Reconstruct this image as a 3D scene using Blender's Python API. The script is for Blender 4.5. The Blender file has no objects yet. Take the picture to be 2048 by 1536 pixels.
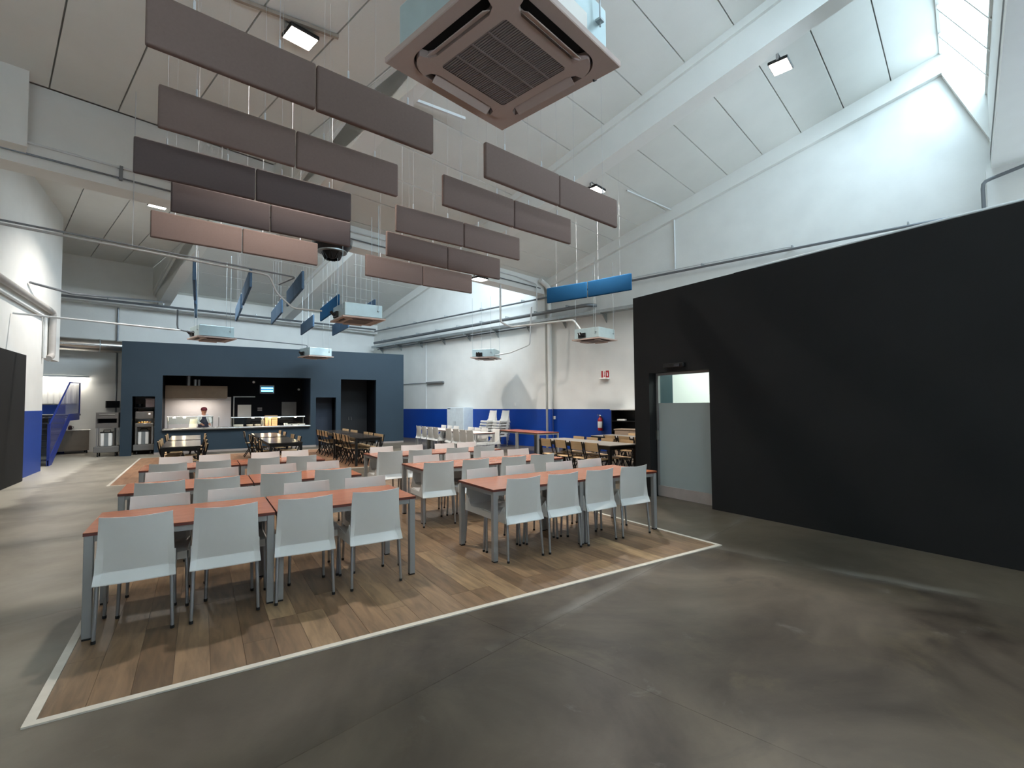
import bpy, bmesh, math, random
from mathutils import Vector, Matrix
C = bpy.context.scene.collection
sc = bpy.context.scene
random.seed(7)
PI = math.pi
A = math.radians(14.6)                      # the hall is turned against tables, partitions and tape

# ---------------------------------------------------------------- camera
def make_camera():
    yaw, pitch, roll = math.radians(32.44), math.radians(2.356), math.radians(-.449)
    f = Vector((math.sin(yaw)*math.cos(pitch), math.cos(yaw)*math.cos(pitch), math.sin(pitch)))
    r = Vector((math.cos(yaw), -math.sin(yaw), 0)); u = r.cross(f)
    r2 = math.cos(roll)*r + math.sin(roll)*u
    u2 = -math.sin(roll)*r + math.cos(roll)*u
    cd = bpy.data.cameras.new('camera'); co = bpy.data.objects.new('camera', cd); C.objects.link(co)
    cd.sensor_width = 36; cd.lens = 980.3/2048*36; cd.clip_start = .05; cd.clip_end = 300
    m = Matrix((r2, u2, -f)).transposed().to_4x4(); m.translation = (0, 0, 1.62)
    co.matrix_world = m; sc.camera = co
make_camera()

# ---------------------------------------------------------------- world, exposure, daylight
w = bpy.data.worlds.new('world'); sc.world = w; w.use_nodes = True
bg = w.node_tree.nodes['Background']; bg.inputs[0].default_value = (.73, .885, 1.0, 1); bg.inputs[1].default_value = 14.0
sc.view_settings.view_transform = 'Standard'; sc.view_settings.look = 'None'
sc.view_settings.gamma = 1; sc.view_settings.use_curve_mapping = False
sc.view_settings.exposure = 0.3
sc.cycles.max_bounces = 10; sc.cycles.diffuse_bounces = 7; sc.cycles.transparent_max_bounces = 16
sc.cycles.sample_clamp_indirect = 6
FLOOD_W, FLOOD_C = 150.0, (1.0, .94, .875)

def light(name, kind, loc, power, color, size=.3, parent=None, rot=(0, 0, 0), sy=None, spread=None):
    l = bpy.data.lights.new(name, kind); l.energy = power; l.color = color
    if kind == 'AREA':
        l.size = size
        if sy: l.shape = 'RECTANGLE'; l.size_y = sy
        if spread: l.spread = spread
    else: l.shadow_soft_size = size
    o = bpy.data.objects.new(name, l); C.objects.link(o); o.location = loc; o.rotation_euler = rot
    if parent: o.parent = parent
    return o
def B(x, y, z=0.0):                         # hall coordinates -> world
    return Vector((math.cos(A)*x - math.sin(A)*y, math.sin(A)*x + math.cos(A)*y, z))
def portal(y0, z0, y1, z1, xa, xb):         # guides daylight sampling through a roof glazing
    L = math.hypot(y1-y0, z1-z0); o = light('daylight_portal', 'AREA', B((xa+xb)/2, (y0+y1)/2, (z0+z1)/2), 1, (1, 1, 1), xb-xa, None, (0, 0, 0), L)
    X = B(1, 0); Y = (B(0, y1-y0, z1-z0)).normalized(); Z = X.cross(Y)
    m = Matrix((X, Y, Z)).transposed().to_4x4(); m.translation = o.location; o.matrix_world = m
    o.data.cycles.is_portal = True
    return o

# ---------------------------------------------------------------- materials
def lin(c):
    return tuple((v/255/12.92 if v/255 <= .04045 else ((v/255+.055)/1.055)**2.4) for v in c) + (1,)
MATS = {}
def mat(name, rgb, rough=.6, metal=0.0, var=.06, scale=6.0, bump=0.0, bscale=60.0, rnd=0.0, emit=None, est=0, spec=.5, stretch=(1, 1, 1), coat=0):
    if name in MATS: return MATS[name]
    m = bpy.data.materials.new(name); m.use_nodes = True; nt = m.node_tree; N = nt.nodes; L = nt.links
    p = N['Principled BSDF']; p.inputs['Roughness'].default_value = rough; p.inputs['Metallic'].default_value = metal
    p.inputs['Specular IOR Level'].default_value = spec
    if coat: p.inputs['Coat Weight'].default_value = coat; p.inputs['Coat Roughness'].default_value = .15
    tc = N.new('ShaderNodeTexCoord'); mp = N.new('ShaderNodeMapping'); mp.inputs['Scale'].default_value = stretch
    L.new(tc.outputs['Object'], mp.inputs[0])
    nz = N.new('ShaderNodeTexNoise'); nz.inputs['Scale'].default_value = scale; nz.inputs['Detail'].default_value = 5
    L.new(mp.outputs[0], nz.inputs['Vector'])
    mr = N.new('ShaderNodeMapRange'); mr.inputs['From Min'].default_value = .3; mr.inputs['From Max'].default_value = .7
    mr.inputs['To Min'].default_value = 1-var; mr.inputs['To Max'].default_value = 1+var; L.new(nz.outputs[0], mr.inputs[0])
    val = mr.outputs[0]
    if rnd:
        oi = N.new('ShaderNodeObjectInfo'); r2 = N.new('ShaderNodeMapRange')
        r2.inputs['To Min'].default_value = 1-rnd; r2.inputs['To Max'].default_value = 1+rnd; L.new(oi.outputs['Random'], r2.inputs[0])
        mu = N.new('ShaderNodeMath'); mu.operation = 'MULTIPLY'; L.new(val, mu.inputs[0]); L.new(r2.outputs[0], mu.inputs[1]); val = mu.outputs[0]
    vm = N.new('ShaderNodeVectorMath'); vm.operation = 'SCALE'; vm.inputs[0].default_value = lin(rgb)[:3]
    L.new(val, vm.inputs['Scale']); L.new(vm.outputs[0], p.inputs['Base Color'])
    if bump:
        n2 = N.new('ShaderNodeTexNoise'); n2.inputs['Scale'].default_value = bscale; n2.inputs['Detail'].default_value = 3
        L.new(mp.outputs[0], n2.inputs['Vector'])
        b = N.new('ShaderNodeBump'); b.inputs['Strength'].default_value = bump; b.inputs['Distance'].default_value = .01
        L.new(n2.outputs[0], b.inputs['Height']); L.new(b.outputs[0], p.inputs['Normal'])
    if emit:
        p.inputs['Emission Color'].default_value = emit + (1,); p.inputs['Emission Strength'].default_value = est
    MATS[name] = m; return m
def glass(name, tint, gloss=.08, rough=.02):
    m = bpy.data.materials.new(name); m.use_nodes = True; N = m.node_tree.nodes; L = m.node_tree.links
    N.remove(N['Principled BSDF']); out = N['Material Output']
    t = N.new('ShaderNodeBsdfTransparent'); t.inputs[0].default_value = tint
    g = N.new('ShaderNodeBsdfGlossy'); g.inputs['Roughness'].default_value = rough
    lw = N.new('ShaderNodeLayerWeight'); pw = N.new('ShaderNodeMath'); pw.operation = 'POWER'; pw.inputs[1].default_value = 5; L.new(lw.outputs['Facing'], pw.inputs[0])
    fr = N.new('ShaderNodeMath'); fr.operation = 'MULTIPLY_ADD'; fr.inputs[1].default_value = .6; fr.inputs[2].default_value = .035; L.new(pw.outputs[0], fr.inputs[0])
    mx = N.new('ShaderNodeMixShader'); L.new(fr.outputs[0], mx.inputs[0]); L.new(t.outputs[0], mx.inputs[1]); L.new(g.outputs[0], mx.inputs[2])
    L.new(mx.outputs[0], out.inputs[0]); MATS[name] = m; return m
def concrete():
    m = bpy.data.materials.new('polished_concrete'); m.use_nodes = True; N = m.node_tree.nodes; L = m.node_tree.links
    p = N['Principled BSDF']; p.inputs['Specular IOR Level'].default_value = .35
    ge = N.new('ShaderNodeNewGeometry'); pos = ge.outputs['Position']
    def noise(s, d=6, r=.6, dist=0):
        n = N.new('ShaderNodeTexNoise'); n.inputs['Scale'].default_value = s; n.inputs['Detail'].default_value = d
        n.inputs['Roughness'].default_value = r; n.inputs['Distortion'].default_value = dist; L.new(pos, n.inputs['Vector']); return n.outputs[0]
    def ramp(v, a, b, c0, c1):
        r = N.new('ShaderNodeValToRGB'); r.color_ramp.elements[0].position = a; r.color_ramp.elements[1].position = b
        r.color_ramp.elements[0].color = c0; r.color_ramp.elements[1].color = c1; L.new(v, r.inputs[0]); return r.outputs[0]
    def mix(f, a, b, mode='MIX'):
        x = N.new('ShaderNodeMix'); x.data_type = 'RGBA'; x.blend_type = mode
        if isinstance(f, float): x.inputs[0].default_value = f
        else: L.new(f, x.inputs[0])
        for s, v in ((6, a), (7, b)):
            if isinstance(v, tuple): x.inputs[s].default_value = v
            else: L.new(v, x.inputs[s])
        return x.outputs[2]
    c = ramp(noise(.55, 6, .6, .8), .36, .64, (.034, .025, .018, 1), (.128, .102, .074, 1))
    c = mix(ramp(noise(1.7, 8, .65, .8), .55, .72, (0, 0, 0, 1), (.55, .55, .55, 1)), c, (.118, .094, .058, 1))
    c = mix(ramp(noise(1.1, 6, .6, 1.2), .58, .75, (0, 0, 0, 1), (.6, .6, .6, 1)), c, (.034, .029, .026, 1))
    c = mix(ramp(noise(3.3, 9, .7, .5), .62, .78, (0, 0, 0, 1), (.5, .5, .5, 1)), c, (.19, .178, .16, 1))
    # slabs differ: random value of each slab object; floor glare towards the left wall is painted in as a paler tone
    oi = N.new('ShaderNodeObjectInfo'); r2 = N.new('ShaderNodeMapRange'); r2.inputs['To Min'].default_value = .82; r2.inputs['To Max'].default_value = 1.18
    L.new(oi.outputs['Random'], r2.inputs[0])
    sc_ = N.new('ShaderNodeVectorMath'); sc_.operation = 'SCALE'; L.new(c, sc_.inputs[0]); L.new(r2.outputs[0], sc_.inputs['Scale'])
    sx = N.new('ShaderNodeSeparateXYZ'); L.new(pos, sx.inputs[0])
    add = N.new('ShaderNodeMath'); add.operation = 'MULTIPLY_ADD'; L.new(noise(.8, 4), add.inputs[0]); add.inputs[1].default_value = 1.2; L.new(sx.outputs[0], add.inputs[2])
    left = N.new('ShaderNodeMapRange'); left.interpolation_type = 'SMOOTHSTEP'
    left.inputs['From Min'].default_value = .6; left.inputs['From Max'].default_value = -1.0; L.new(add.outputs[0], left.inputs[0])
    def mth(op, a, b=None):
        n = N.new('ShaderNodeMath'); n.operation = op
        for i, v in enumerate((a, b)):
            if v is None: continue
            if isinstance(v, (int, float)): n.inputs[i].default_value = v
            else: L.new(v, n.inputs[i])
        return n.outputs[0]
    hx = mth('ADD', mth('MULTIPLY', sx.outputs[0], math.cos(A)), mth('MULTIPLY', sx.outputs[1], math.sin(A)))
    hy = mth('SUBTRACT', mth('MULTIPLY', sx.outputs[1], math.cos(A)), mth('MULTIPLY', sx.outputs[0], math.sin(A)))
    brown = mth('GREATER_THAN', hx, 5.56)
    base = mix(mth('MULTIPLY', brown, .45), sc_.outputs[0], (.135, .112, .080, 1))
    wob = mth('MULTIPLY', mth('SUBTRACT', noise(2.6, 6), .5), .16)
    right = mth('GREATER_THAN', hx, 2.3)
    for v, at, wd in ((hx, 5.60, .14), (hy, 2.36, .09)):
        dd = mth('ABSOLUTE', mth('SUBTRACT', mth('ADD', v, wob), at))
        mk = N.new('ShaderNodeMapRange'); mk.inputs['From Min'].default_value = wd; mk.inputs['From Max'].default_value = 0.0; mk.inputs['To Max'].default_value = .55; L.new(dd, mk.inputs[0])
        base = mix(mth('MULTIPLY', mth('MULTIPLY', mk.outputs[0], right), ramp(noise(1.3, 6), .38, .6, (0, 0, 0, 1), (1, 1, 1, 1))), base, (.26, .245, .215, 1))
    c2 = mix(ramp(noise(.9, 6, .6, .5), .35, .65, (0, 0, 0, 1), (1, 1, 1, 1)), (.21, .185, .145, 1), (.33, .295, .235, 1))
    c = mix(left.outputs[0], base, c2)
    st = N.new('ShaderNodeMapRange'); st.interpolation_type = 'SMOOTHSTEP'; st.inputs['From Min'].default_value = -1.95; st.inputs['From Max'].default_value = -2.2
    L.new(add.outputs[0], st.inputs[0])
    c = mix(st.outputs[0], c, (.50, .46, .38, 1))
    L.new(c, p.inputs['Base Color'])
    rr = N.new('ShaderNodeMapRange'); rr.inputs['To Min'].default_value = .28; rr.inputs['To Max'].default_value = .52; L.new(noise(2.0, 6), rr.inputs[0])
    L.new(rr.outputs[0], p.inputs['Roughness'])
    b = N.new('ShaderNodeBump'); b.inputs['Strength'].default_value = .06; b.inputs['Distance'].default_value = .01; L.new(noise(25, 4), b.inputs['Height']); L.new(b.outputs[0], p.inputs['Normal'])
    MATS['concrete'] = m; return m
def planks():
    m = bpy.data.materials.new('laminate_plank'); m.use_nodes = True; N = m.node_tree.nodes; L = m.node_tree.links
    p = N['Principled BSDF']; p.inputs['Roughness'].default_value = .42
    oi = N.new('ShaderNodeObjectInfo')
    rmp = N.new('ShaderNodeValToRGB'); e = rmp.color_ramp.elements
    e[0].position = 0; e[0].color = (.120, .071, .036, 1); e[1].position = 1; e[1].color = (.33, .215, .112, 1)
    for q, c in ((.25, (.185, .112, .060, 1)), (.5, (.225, .140, .076, 1)), (.75, (.165, .100, .055, 1))):
        x = e.new(q); x.color = c
    L.new(oi.outputs['Random'], rmp.inputs[0])
    ge = N.new('ShaderNodeNewGeometry'); mp = N.new('ShaderNodeMapping'); mp.inputs['Scale'].default_value = (9, 1.2, 1); L.new(ge.outputs['Position'], mp.inputs[0])
    mul = N.new('ShaderNodeMath'); mul.operation = 'MULTIPLY'; mul.inputs[1].default_value = 37.0; L.new(oi.outputs['Random'], mul.inputs[0])
    cm = N.new('ShaderNodeCombineXYZ'); L.new(mul.outputs[0], cm.inputs[0]); L.new(mul.outputs[0], cm.inputs[1]); L.new(cm.outputs[0], mp.inputs['Location'])
    n = N.new('ShaderNodeTexNoise'); n.inputs['Scale'].default_value = 2.2; n.inputs['Detail'].default_value = 8; n.inputs['Distortion'].default_value = .8; L.new(mp.outputs[0], n.inputs['Vector'])
    mr = N.new('ShaderNodeMapRange'); mr.inputs['From Min'].default_value = .3; mr.inputs['From Max'].default_value = .7; mr.inputs['To Min'].default_value = .68; mr.inputs['To Max'].default_value = 1.34
    L.new(n.outputs[0], mr.inputs[0])
    vm = N.new('ShaderNodeVectorMath'); vm.operation = 'SCALE'; L.new(rmp.outputs[0], vm.inputs[0]); L.new(mr.outputs[0], vm.inputs['Scale']); L.new(vm.outputs[0], p.inputs['Base Color'])
    MATS['plank'] = m; return m

WHITE = mat('white_painted_wall', (226, 226, 222), .75, var=.035, scale=1.6, bump=.15, bscale=14)
CEIL = mat('white_painted_slab', (222, 222, 217), .8, var=.03, scale=1.2, bump=.08, bscale=30)
BEAM = mat('white_painted_beam', (228, 228, 224), .75, var=.02, scale=2)
BEIGE = mat('cream_wall', (226, 216, 202), .75, var=.03, scale=1.5)
BLUE = mat('blue_dado_paint', (8, 62, 152), .45, var=.05, scale=2)
BLACK = mat('matt_black_partition', (34, 34, 34), .8, var=.08, scale=1.3, spec=.25)
NAVY = mat('dark_blue_partition', (42, 56, 66), .7, var=.04, scale=1.2, spec=.3)
DARK = mat('dark_recess', (18, 20, 26), .8, var=.05, spec=.2)
PLASTIC = mat('white_chair_plastic', (218, 216, 211), .36, var=.012, scale=3)
ALU = mat('satin_aluminium_tube', (168, 170, 172), .38, .75, var=.03)
GREYMET = mat('grey_powder_coat', (150, 149, 147), .42, .1, var=.03)
RUBBER = mat('black_rubber', (22, 22, 22), .7)
CHERRY = mat('cherry_laminate', (178, 106, 72), .24, var=.10, scale=3, stretch=(1, 7, 1))
EDGE = mat('dark_cherry_edge', (96, 44, 34), .45, var=.05)
TAUPE = mat('taupe_felt', (114, 97, 91), .95, var=.035, scale=40, bump=.1, bscale=220, spec=.1)
TAUPED = mat('dark_taupe_felt', (90, 79, 77), .95, var=.035, scale=40, bump=.1, bscale=220, spec=.1)
BLUEFELT = mat('blue_felt', (32, 82, 122), .95, var=.04, scale=40, bump=.1, bscale=220, spec=.1)
BLUEPALE = mat('steel_blue_felt', (84, 108, 132), .95, var=.04, scale=40, bump=.1, bscale=220, spec=.1)
WIRE = mat('bright_steel_wire', (196, 198, 200), .6, .0, var=.01, spec=.2)
GALV = mat('galvanised_steel', (172, 178, 180), .42, .85, var=.08, scale=9)
PIPEG = mat('grey_steel_pipe', (120, 124, 128), .4, .6, var=.05)
PIPEW = mat('pale_conduit', (214, 216, 216), .45, .1, var=.03)
STEEL = mat('brushed_stainless', (178, 176, 172), .28, .9, var=.04, stretch=(1, 14, 1))
ACW = mat('warm_white_ac_plastic', (180, 160, 150), .5, var=.015)
ACG = mat('ac_grille_plastic', (128, 116, 112), .6, var=.02)
ACD = mat('ac_slot_black', (28, 24, 24), .8)
WOODP = mat('birch_ply', (202, 168, 126), .5, var=.06, scale=4, stretch=(1, 1, 8))
BLKM = mat('black_steel', (20, 19, 19), .45, .2, var=.04)
BLKTOP = mat('dark_table_laminate', (58, 52, 48), .22, var=.06)
GREYTOP = mat('grey_table_laminate', (128, 122, 114), .35, var=.05)
TAPE = mat('white_floor_strip', (206, 198, 184), .55, var=.06, scale=8)
TILE = mat('white_hygienic_panel', (214, 210, 210), .35, var=.02)
REDM = mat('red_enamel', (170, 24, 34), .35, var=.03)
PAPER = mat('white_paper', (235, 232, 226), .8, var=.02)
MESHB = mat('blue_perforated_sheet', (92, 96, 150), .5, .2, var=.05)
STAIRB = mat('blue_stair_paint', (28, 50, 134), .45, var=.06)
SKIN = mat('skin', (196, 140, 112), .55, var=.03)
MAROON = mat('maroon_cloth', (104, 34, 46), .85, var=.05)
WCLOTH = mat('white_cotton', (226, 224, 222), .85, var=.03)
NCLOTH = mat('dark_apron_cloth', (44, 44, 62), .85, var=.05)
CARD = mat('brown_cardboard', (182, 146, 112), .8, var=.06)
HAIR = mat('dark_hair', (32, 24, 20), .6)
FROST = mat('frosted_film', (150, 162, 162), .5, var=.02, scale=2)
SKYGL = [glass('dimming_roof_glass', (.83, .87, .89, 1)), glass('clear_roof_glass', (.97, .985, 1, 1))]  # near panes tinted to hold back daylight, far panes left clear
CLEAR = glass('clear_pane', (.90, .95, .93, 1))
CONC = concrete(); PLANK = planks()
LENS = mat('floodlight_lens', (255, 240, 220), .4, emit=(1, .90, .76), est=38)
TUBEL = mat('tube_light', (255, 250, 240), .4, emit=(1, .95, .86), est=12)
HEATL = mat('heat_lamp', (255, 230, 200), .4, emit=(1, .78, .55), est=26)
BLUEL = mat('blue_uv_tube', (120, 190, 255), .4, emit=(.12, .5, 1), est=5)

# ---------------------------------------------------------------- mesh builder
class MB:
    def __init__(s): s.v = []; s.f = []; s.mi = []; s.cur = 0
    def add(s, vs, fs):
        n = len(s.v); s.v += [tuple(p) for p in vs]; s.f += [tuple(i+n for i in f) for f in fs]; s.mi += [s.cur]*len(fs); return s
    def box(s, x0, x1, y0, y1, z0, z1, M=None):
        vs = [Vector((x, y, z)) for z in (z0, z1) for y in (y0, y1) for x in (x0, x1)]
        if M is not None: vs = [M @ p for p in vs]
        return s.add(vs, [(0, 2, 3, 1), (4, 5, 7, 6), (0, 1, 5, 4), (2, 6, 7, 3), (0, 4, 6, 2), (1, 3, 7, 5)])
    def cbox(s, x0, x1, y0, y1, z0, z1, c, M=None):      # box with all twelve edges chamfered
        c = min(c, (x1-x0)/2.01, (y1-y0)/2.01, (z1-z0)/2.01)
        bm = bmesh.new(); bmesh.ops.create_cube(bm, size=1)
        for v in bm.verts: v.co = Vector(((x0+x1)/2+v.co.x*(x1-x0), (y0+y1)/2+v.co.y*(y1-y0), (z0+z1)/2+v.co.z*(z1-z0)))
        bmesh.ops.bevel(bm, geom=bm.edges[:], offset=c, segments=2, affect='EDGES', profile=.5)
        bm.verts.index_update(); vs = [(M @ v.co if M is not None else v.co.copy()) for v in bm.verts]; fs = [[v.index for v in f.verts] for f in bm.faces]; bm.free()
        return s.add(vs, fs)
    def bar(s, p, q, wx, wy, up=(0, 0, 1), n=4):          # rectangular bar between two points
        p, q = Vector(p), Vector(q); d = (q-p).normalized(); u = Vector(up)
        if abs(d.dot(u)) > .99: u = Vector((0, 1, 0))
        a = d.cross(u).normalized(); b = a.cross(d)
        vs = [o + a*i*wx/2 + b*j*wy/2 for o in (p, q) for i, j in ((-1, -1), (1, -1), (1, 1), (-1, 1))]
        return s.add(vs, [(3, 2, 1, 0), (4, 5, 6, 7)]+[(i, (i+1) % 4, 4+(i+1) % 4, 4+i) for i in range(4)])
    def tube(s, pts, r, n=10, cap=True):
        pts = [Vector(p) for p in pts]; rs = r if isinstance(r, (list, tuple)) else [r]*len(pts)
        rings = []; prev = None
        for i, p in enumerate(pts):
            d = (pts[min(i+1, len(pts)-1)]-pts[max(i-1, 0)]).normalized()
            if prev is None:
                u = Vector((0, 0, 1)) if abs(d.z) < .9 else Vector((0, 1, 0)); a = d.cross(u).normalized()
            else: a = (prev - d*prev.dot(d)).normalized()
            prev = a; b = d.cross(a)
            rings.append([p + (a*math.cos(2*PI*k/n) + b*math.sin(2*PI*k/n))*rs[i] for k in range(n)])
        return s.loft(rings, True, cap)
    def loft(s, rings, closed=True, cap=False):
        n = len(rings[0]); vs = [p for r in rings for p in r]; fs = []
        for i in range(len(rings)-1):
            for k in range(n if closed else n-1):
                fs.append((i*n+k, i*n+(k+1) % n, (i+1)*n+(k+1) % n, (i+1)*n+k))
        if cap: fs += [tuple(reversed(range(n))), tuple((len(rings)-1)*n+k for k in range(n))]
        return s.add(vs, fs)
    def lathe(s, prof, c=(0, 0, 0), n=20):
        c = Vector(c); return s.loft([[c+Vector((r*math.cos(2*PI*k/n), r*math.sin(2*PI*k/n), z)) for k in range(n)] for r, z in prof], True, True)
    def prism(s, poly, x0, x1, axis='x'):                 # poly in the two other axes
        def P(a, t): return {'x': (t, a[0], a[1]), 'y': (a[0], t, a[1]), 'z': (a[0], a[1], t)}[axis]
        n = len(poly); vs = [P(a, x0) for a in poly]+[P(a, x1) for a in poly]
        return s.add(vs, [tuple(range(n)), tuple(reversed(range(n, 2*n)))]+[(i, n+i, n+(i+1) % n, (i+1) % n) for i in range(n)])
    def mesh(s, name, mats, smooth=False):
        me = bpy.data.meshes.new(name); me.from_pydata(s.v, [], s.f)
        for m in (mats if isinstance(mats, (list, tuple)) else [mats]): me.materials.append(m)
        for p, i in zip(me.polygons, s.mi): p.material_index = i
        bm = bmesh.new(); bm.from_mesh(me); bmesh.ops.recalc_face_normals(bm, faces=bm.faces[:]); bm.to_mesh(me); bm.free()
        if smooth:
            for p in me.polygons: p.use_smooth = True
            try: me.set_sharp_from_angle(angle=math.radians(40 if smooth is True else smooth))
            except Exception: pass
        return me
    def build(s, name, mats, parent=None, smooth=False):
        o = bpy.data.objects.new(name, s.mesh(name, mats, smooth)); C.objects.link(o)
        if parent is not None: o.parent = parent
        return o
def tag(o, label, cat, group=None, kind=None):
    if label: o['label'] = label
    if cat: o['category'] = cat
    if group: o['group'] = group
    if kind: o['kind'] = kind
    return o
def thing(name, label, cat, loc=(0, 0, 0), rz=0.0, group=None, kind=None):
    o = bpy.data.objects.new(name, None); C.objects.link(o); o.empty_display_size = .1
    o.location = loc; o.rotation_euler = (0, 0, rz); return tag(o, label, cat, group, kind)
def dup(root, loc, rz, label, group=None):
    r = root.copy(); C.objects.link(r); r.location = loc; r.rotation_euler = (0, 0, rz); r['label'] = label
    if group: r['group'] = group
    for ch in list(root.children):
        c = ch.copy(); C.objects.link(c); c.parent = r
        for g in list(ch.children):
            d = g.copy(); C.objects.link(d); d.parent = c
    return r
def inst(me, name, parent, loc=(0, 0, 0), rot=(0, 0, 0)):
    o = bpy.data.objects.new(name, me); C.objects.link(o); o.parent = parent; o.location = loc; o.rotation_euler = rot; return o
def struct(o, hall=False, label=None):
    o['kind'] = 'structure'
    if label: o['label'] = label; o['category'] = 'structure'
    if hall: o.rotation_euler = (0, 0, A)
    return o

# ================================================================ THE HALL
WX = 14.337                                                 # inner face of the right-hand wall (hall x)
BY_ = 23.6                                                  # inner face of the back wall (hall y)
NY = -11.8                                                   # wall behind the camera
def roofz(y):                                               # underside of the saw-tooth roof
    return 9.36-.27*y if y > 0 else (9.36-.27*y)
def R1(y): return 9.36-.27*y
def R2(y): return 12.60-.27*y
def R0(y): return 6.465-.27*y

# floor: concrete slabs on a bed
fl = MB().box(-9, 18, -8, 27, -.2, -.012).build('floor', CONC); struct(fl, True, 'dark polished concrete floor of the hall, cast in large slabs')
slab_x = [-9]+[2.58+2.98*k for k in range(-3, 6)]; slab_y = [-8]+[2.33+3.0*k for k in range(-3, 9)]
for i in range(len(slab_x)-1):
    for j in range(len(slab_y)-1):
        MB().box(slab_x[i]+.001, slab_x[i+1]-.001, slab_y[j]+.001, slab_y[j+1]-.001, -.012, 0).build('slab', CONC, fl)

# right-hand white wall with blue dado, following the roof line
poly = [(NY, 0), (BY_+.3, 0), (BY_+.3, R2(BY_+.3)+.15), (12.25, 9.45), (11.5, 7.0), (11.5, 6.3), (.2, 9.45), (-.5, 8.2), (-.5, 6.75), (NY, 9.85)]
wr = MB().prism(poly, WX, WX+.3).build('wall_right', WHITE); struct(wr, True, 'tall white block wall with a blue dado on the right side')
def dado_strip(m, y0, y1, x=WX, t=.006, h=1.43): m.box(x-t, x, y0, y1, 0, h)
m = MB(); dado_strip(m, NY, 11.28); dado_strip(m, 11.95, BY_); d = m.build('dado', BLUE, wr)
# column beside the rain pipe
col = MB().box(WX-.16, WX+.02, 11.5, 11.9, 0, 6.3).build('trim_1', WHITE); struct(col, True, 'white concrete column standing proud of the right wall')
MB().box(WX-.166, WX-.1605, 11.494, 11.906, 0, 1.43).build('dado', BLUE, col)
# thin render seam along the gable and gable edge beams
m = MB()
for (ya, yb, za, zb) in ((.2, 11.5, R1(.2), R1(11.5)), (12.3, BY_, R2(12.3), R2(BY_))):
    m.prism([(ya, za-.45), (yb, zb-.32), (yb, zb+.02), (ya, za+.02)], WX-.14, WX)
for y0, zl in ((.2, 8.1), (12.25, 6.9)): m.prism([(y0, 8.82), (y0, 9.3), (y0-.7, zl), (y0-.7, zl-1.0)], WX-.14, WX)
gb = m.build('trim_2', BEAM); struct(gb, True, 'white edge beam following the sloping roof along the right wall')

# back wall
bw = MB().box(-9, WX+.3, BY_, BY_+.3, 0, 7.6).build('wall_back', WHITE); struct(bw, True, 'pale back wall of the hall behind the serving partition')
lb = MB().box(-9, WX, BY_-.35, BY_, 5.45, 5.92).build('trim_3', BEAM); struct(lb, True, 'white ledge beam running along the top of the back wall')
# near wall behind the camera and far left wall, never seen
nw = MB().box(-9, WX+.3, NY-.3, NY, 0, 9.95).build('wall_near', BLACK); struct(nw, True, 'dark wall far behind the camera')
fw = MB().box(-9.3, -9, NY, BY_+.3, 0, 7.6).build('wall_far_left', WHITE); struct(fw, True, 'white wall far to the left beyond the stairs')

# left wall, parallel to the tables
m = MB().box(-3.62, -3.45, -8, 17.2, 0, 7.2).box(-3.62, -3.45, 17.2, 18.85, 2.94, 7.2)
wl = m.build('wall_left', WHITE); struct(wl, False, 'white wall with a blue dado on the left side')
MB().box(-3.45, -3.444, -8, 17.2, 0, 1.55).box(-3.62, -3.444, 17.2, 17.206, 0, 1.55).build('dado', BLUE, wl)
pier = MB().box(-.75, .36, 11.15, 11.5, 5.9, 7.17).build('trim_4', WHITE); struct(pier, True, 'white pier standing on the gutter ledge beside the left wall')

# gutter beams across the hall
gu = MB().box(-4, WX, 11.5, 12.0, 5.72, 6.1).box(-4, 4.5, 11.62, 12.0, 6.1, 7.2).box(4.5, WX, 11.5, 11.64, 6.1, 6.9).build('trim_5', BEAM); struct(gu, True, 'white gutter beam crossing the whole hall under the roof valley')
gu2 = MB().box(4.5, WX, -2.4, -.5, 6.42, 6.8).box(4.5, WX, -.8, -.5, 6.8, 8.1).build('trim_6', BEAM); struct(gu2, True, 'white gutter beam above the black partition at upper right')
gp = MB().box(WX-.25, WX, -1.2, -.42, 0, 6.42).build('trim_7', WHITE); struct(gp, True, 'white wall pier under the near gutter beam')

# ceiling: roof plate with slabs hung below it
m = MB()
def roofplate(m, ya, za, yb, zb, x0, x1, t=.2): m.prism([(ya, za), (yb, zb), (yb, zb+t), (ya, za+t)], x0, x1)
roofplate(m, .2, R1(.2)+.05, 11.6, R1(11.6)+.05, 4.5, WX+.3)
roofplate(m, 12.25, R2(12.25)+.05, BY_+.3, R2(BY_+.3)+.05, 4.5, WX+.3)
roofplate(m, -11.8, R0(-11.8)+.05, -.5, R0(-.5)+.05, 4.5, WX+.3)
m.box(-9.3, 4.5, NY, BY_+.3, 7.22, 7.4)
ce = m.build('ceiling', mat('ceiling_plate', (150, 150, 148), .9)); struct(ce, True, 'white saw-tooth ceiling of long concrete slabs')
G = .012
def sheet(Rf, ya, yb, x0, x1):
    y = ya
    while y < yb-.05:
        e = min(y+.93, yb)
        MB().prism([(y+G, Rf(y+G)), (e-G, Rf(e-G)), (e-G, Rf(e-G)+.06), (y+G, Rf(y+G)+.06)], x0, x1).build('ceiling_slab', CEIL, ce)
        y = e
RX = [(4.5, 4.9), (9.3, 9.7)]
for x0, x1 in ((4.9, 9.3), (9.7, WX)):
    sheet(R1, .15, 11.6, x0, x1); sheet(R2, 12.2, BY_, x0, x1); sheet(R0, -11.8, -.7, x0, x1)
xs = [-9+0.]+[.62+.943*k for k in range(-2, 5)]+[4.5]
for i in range(len(xs)-1):
    for y0, y1 in ((NY, -.55), (-.55, 11.5), (12.0, BY_)):
        MB().box(xs[i]+G, xs[i+1]-G, y0, y1, 7.17, 7.23).build('ceiling_slab', CEIL, ce)
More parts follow.
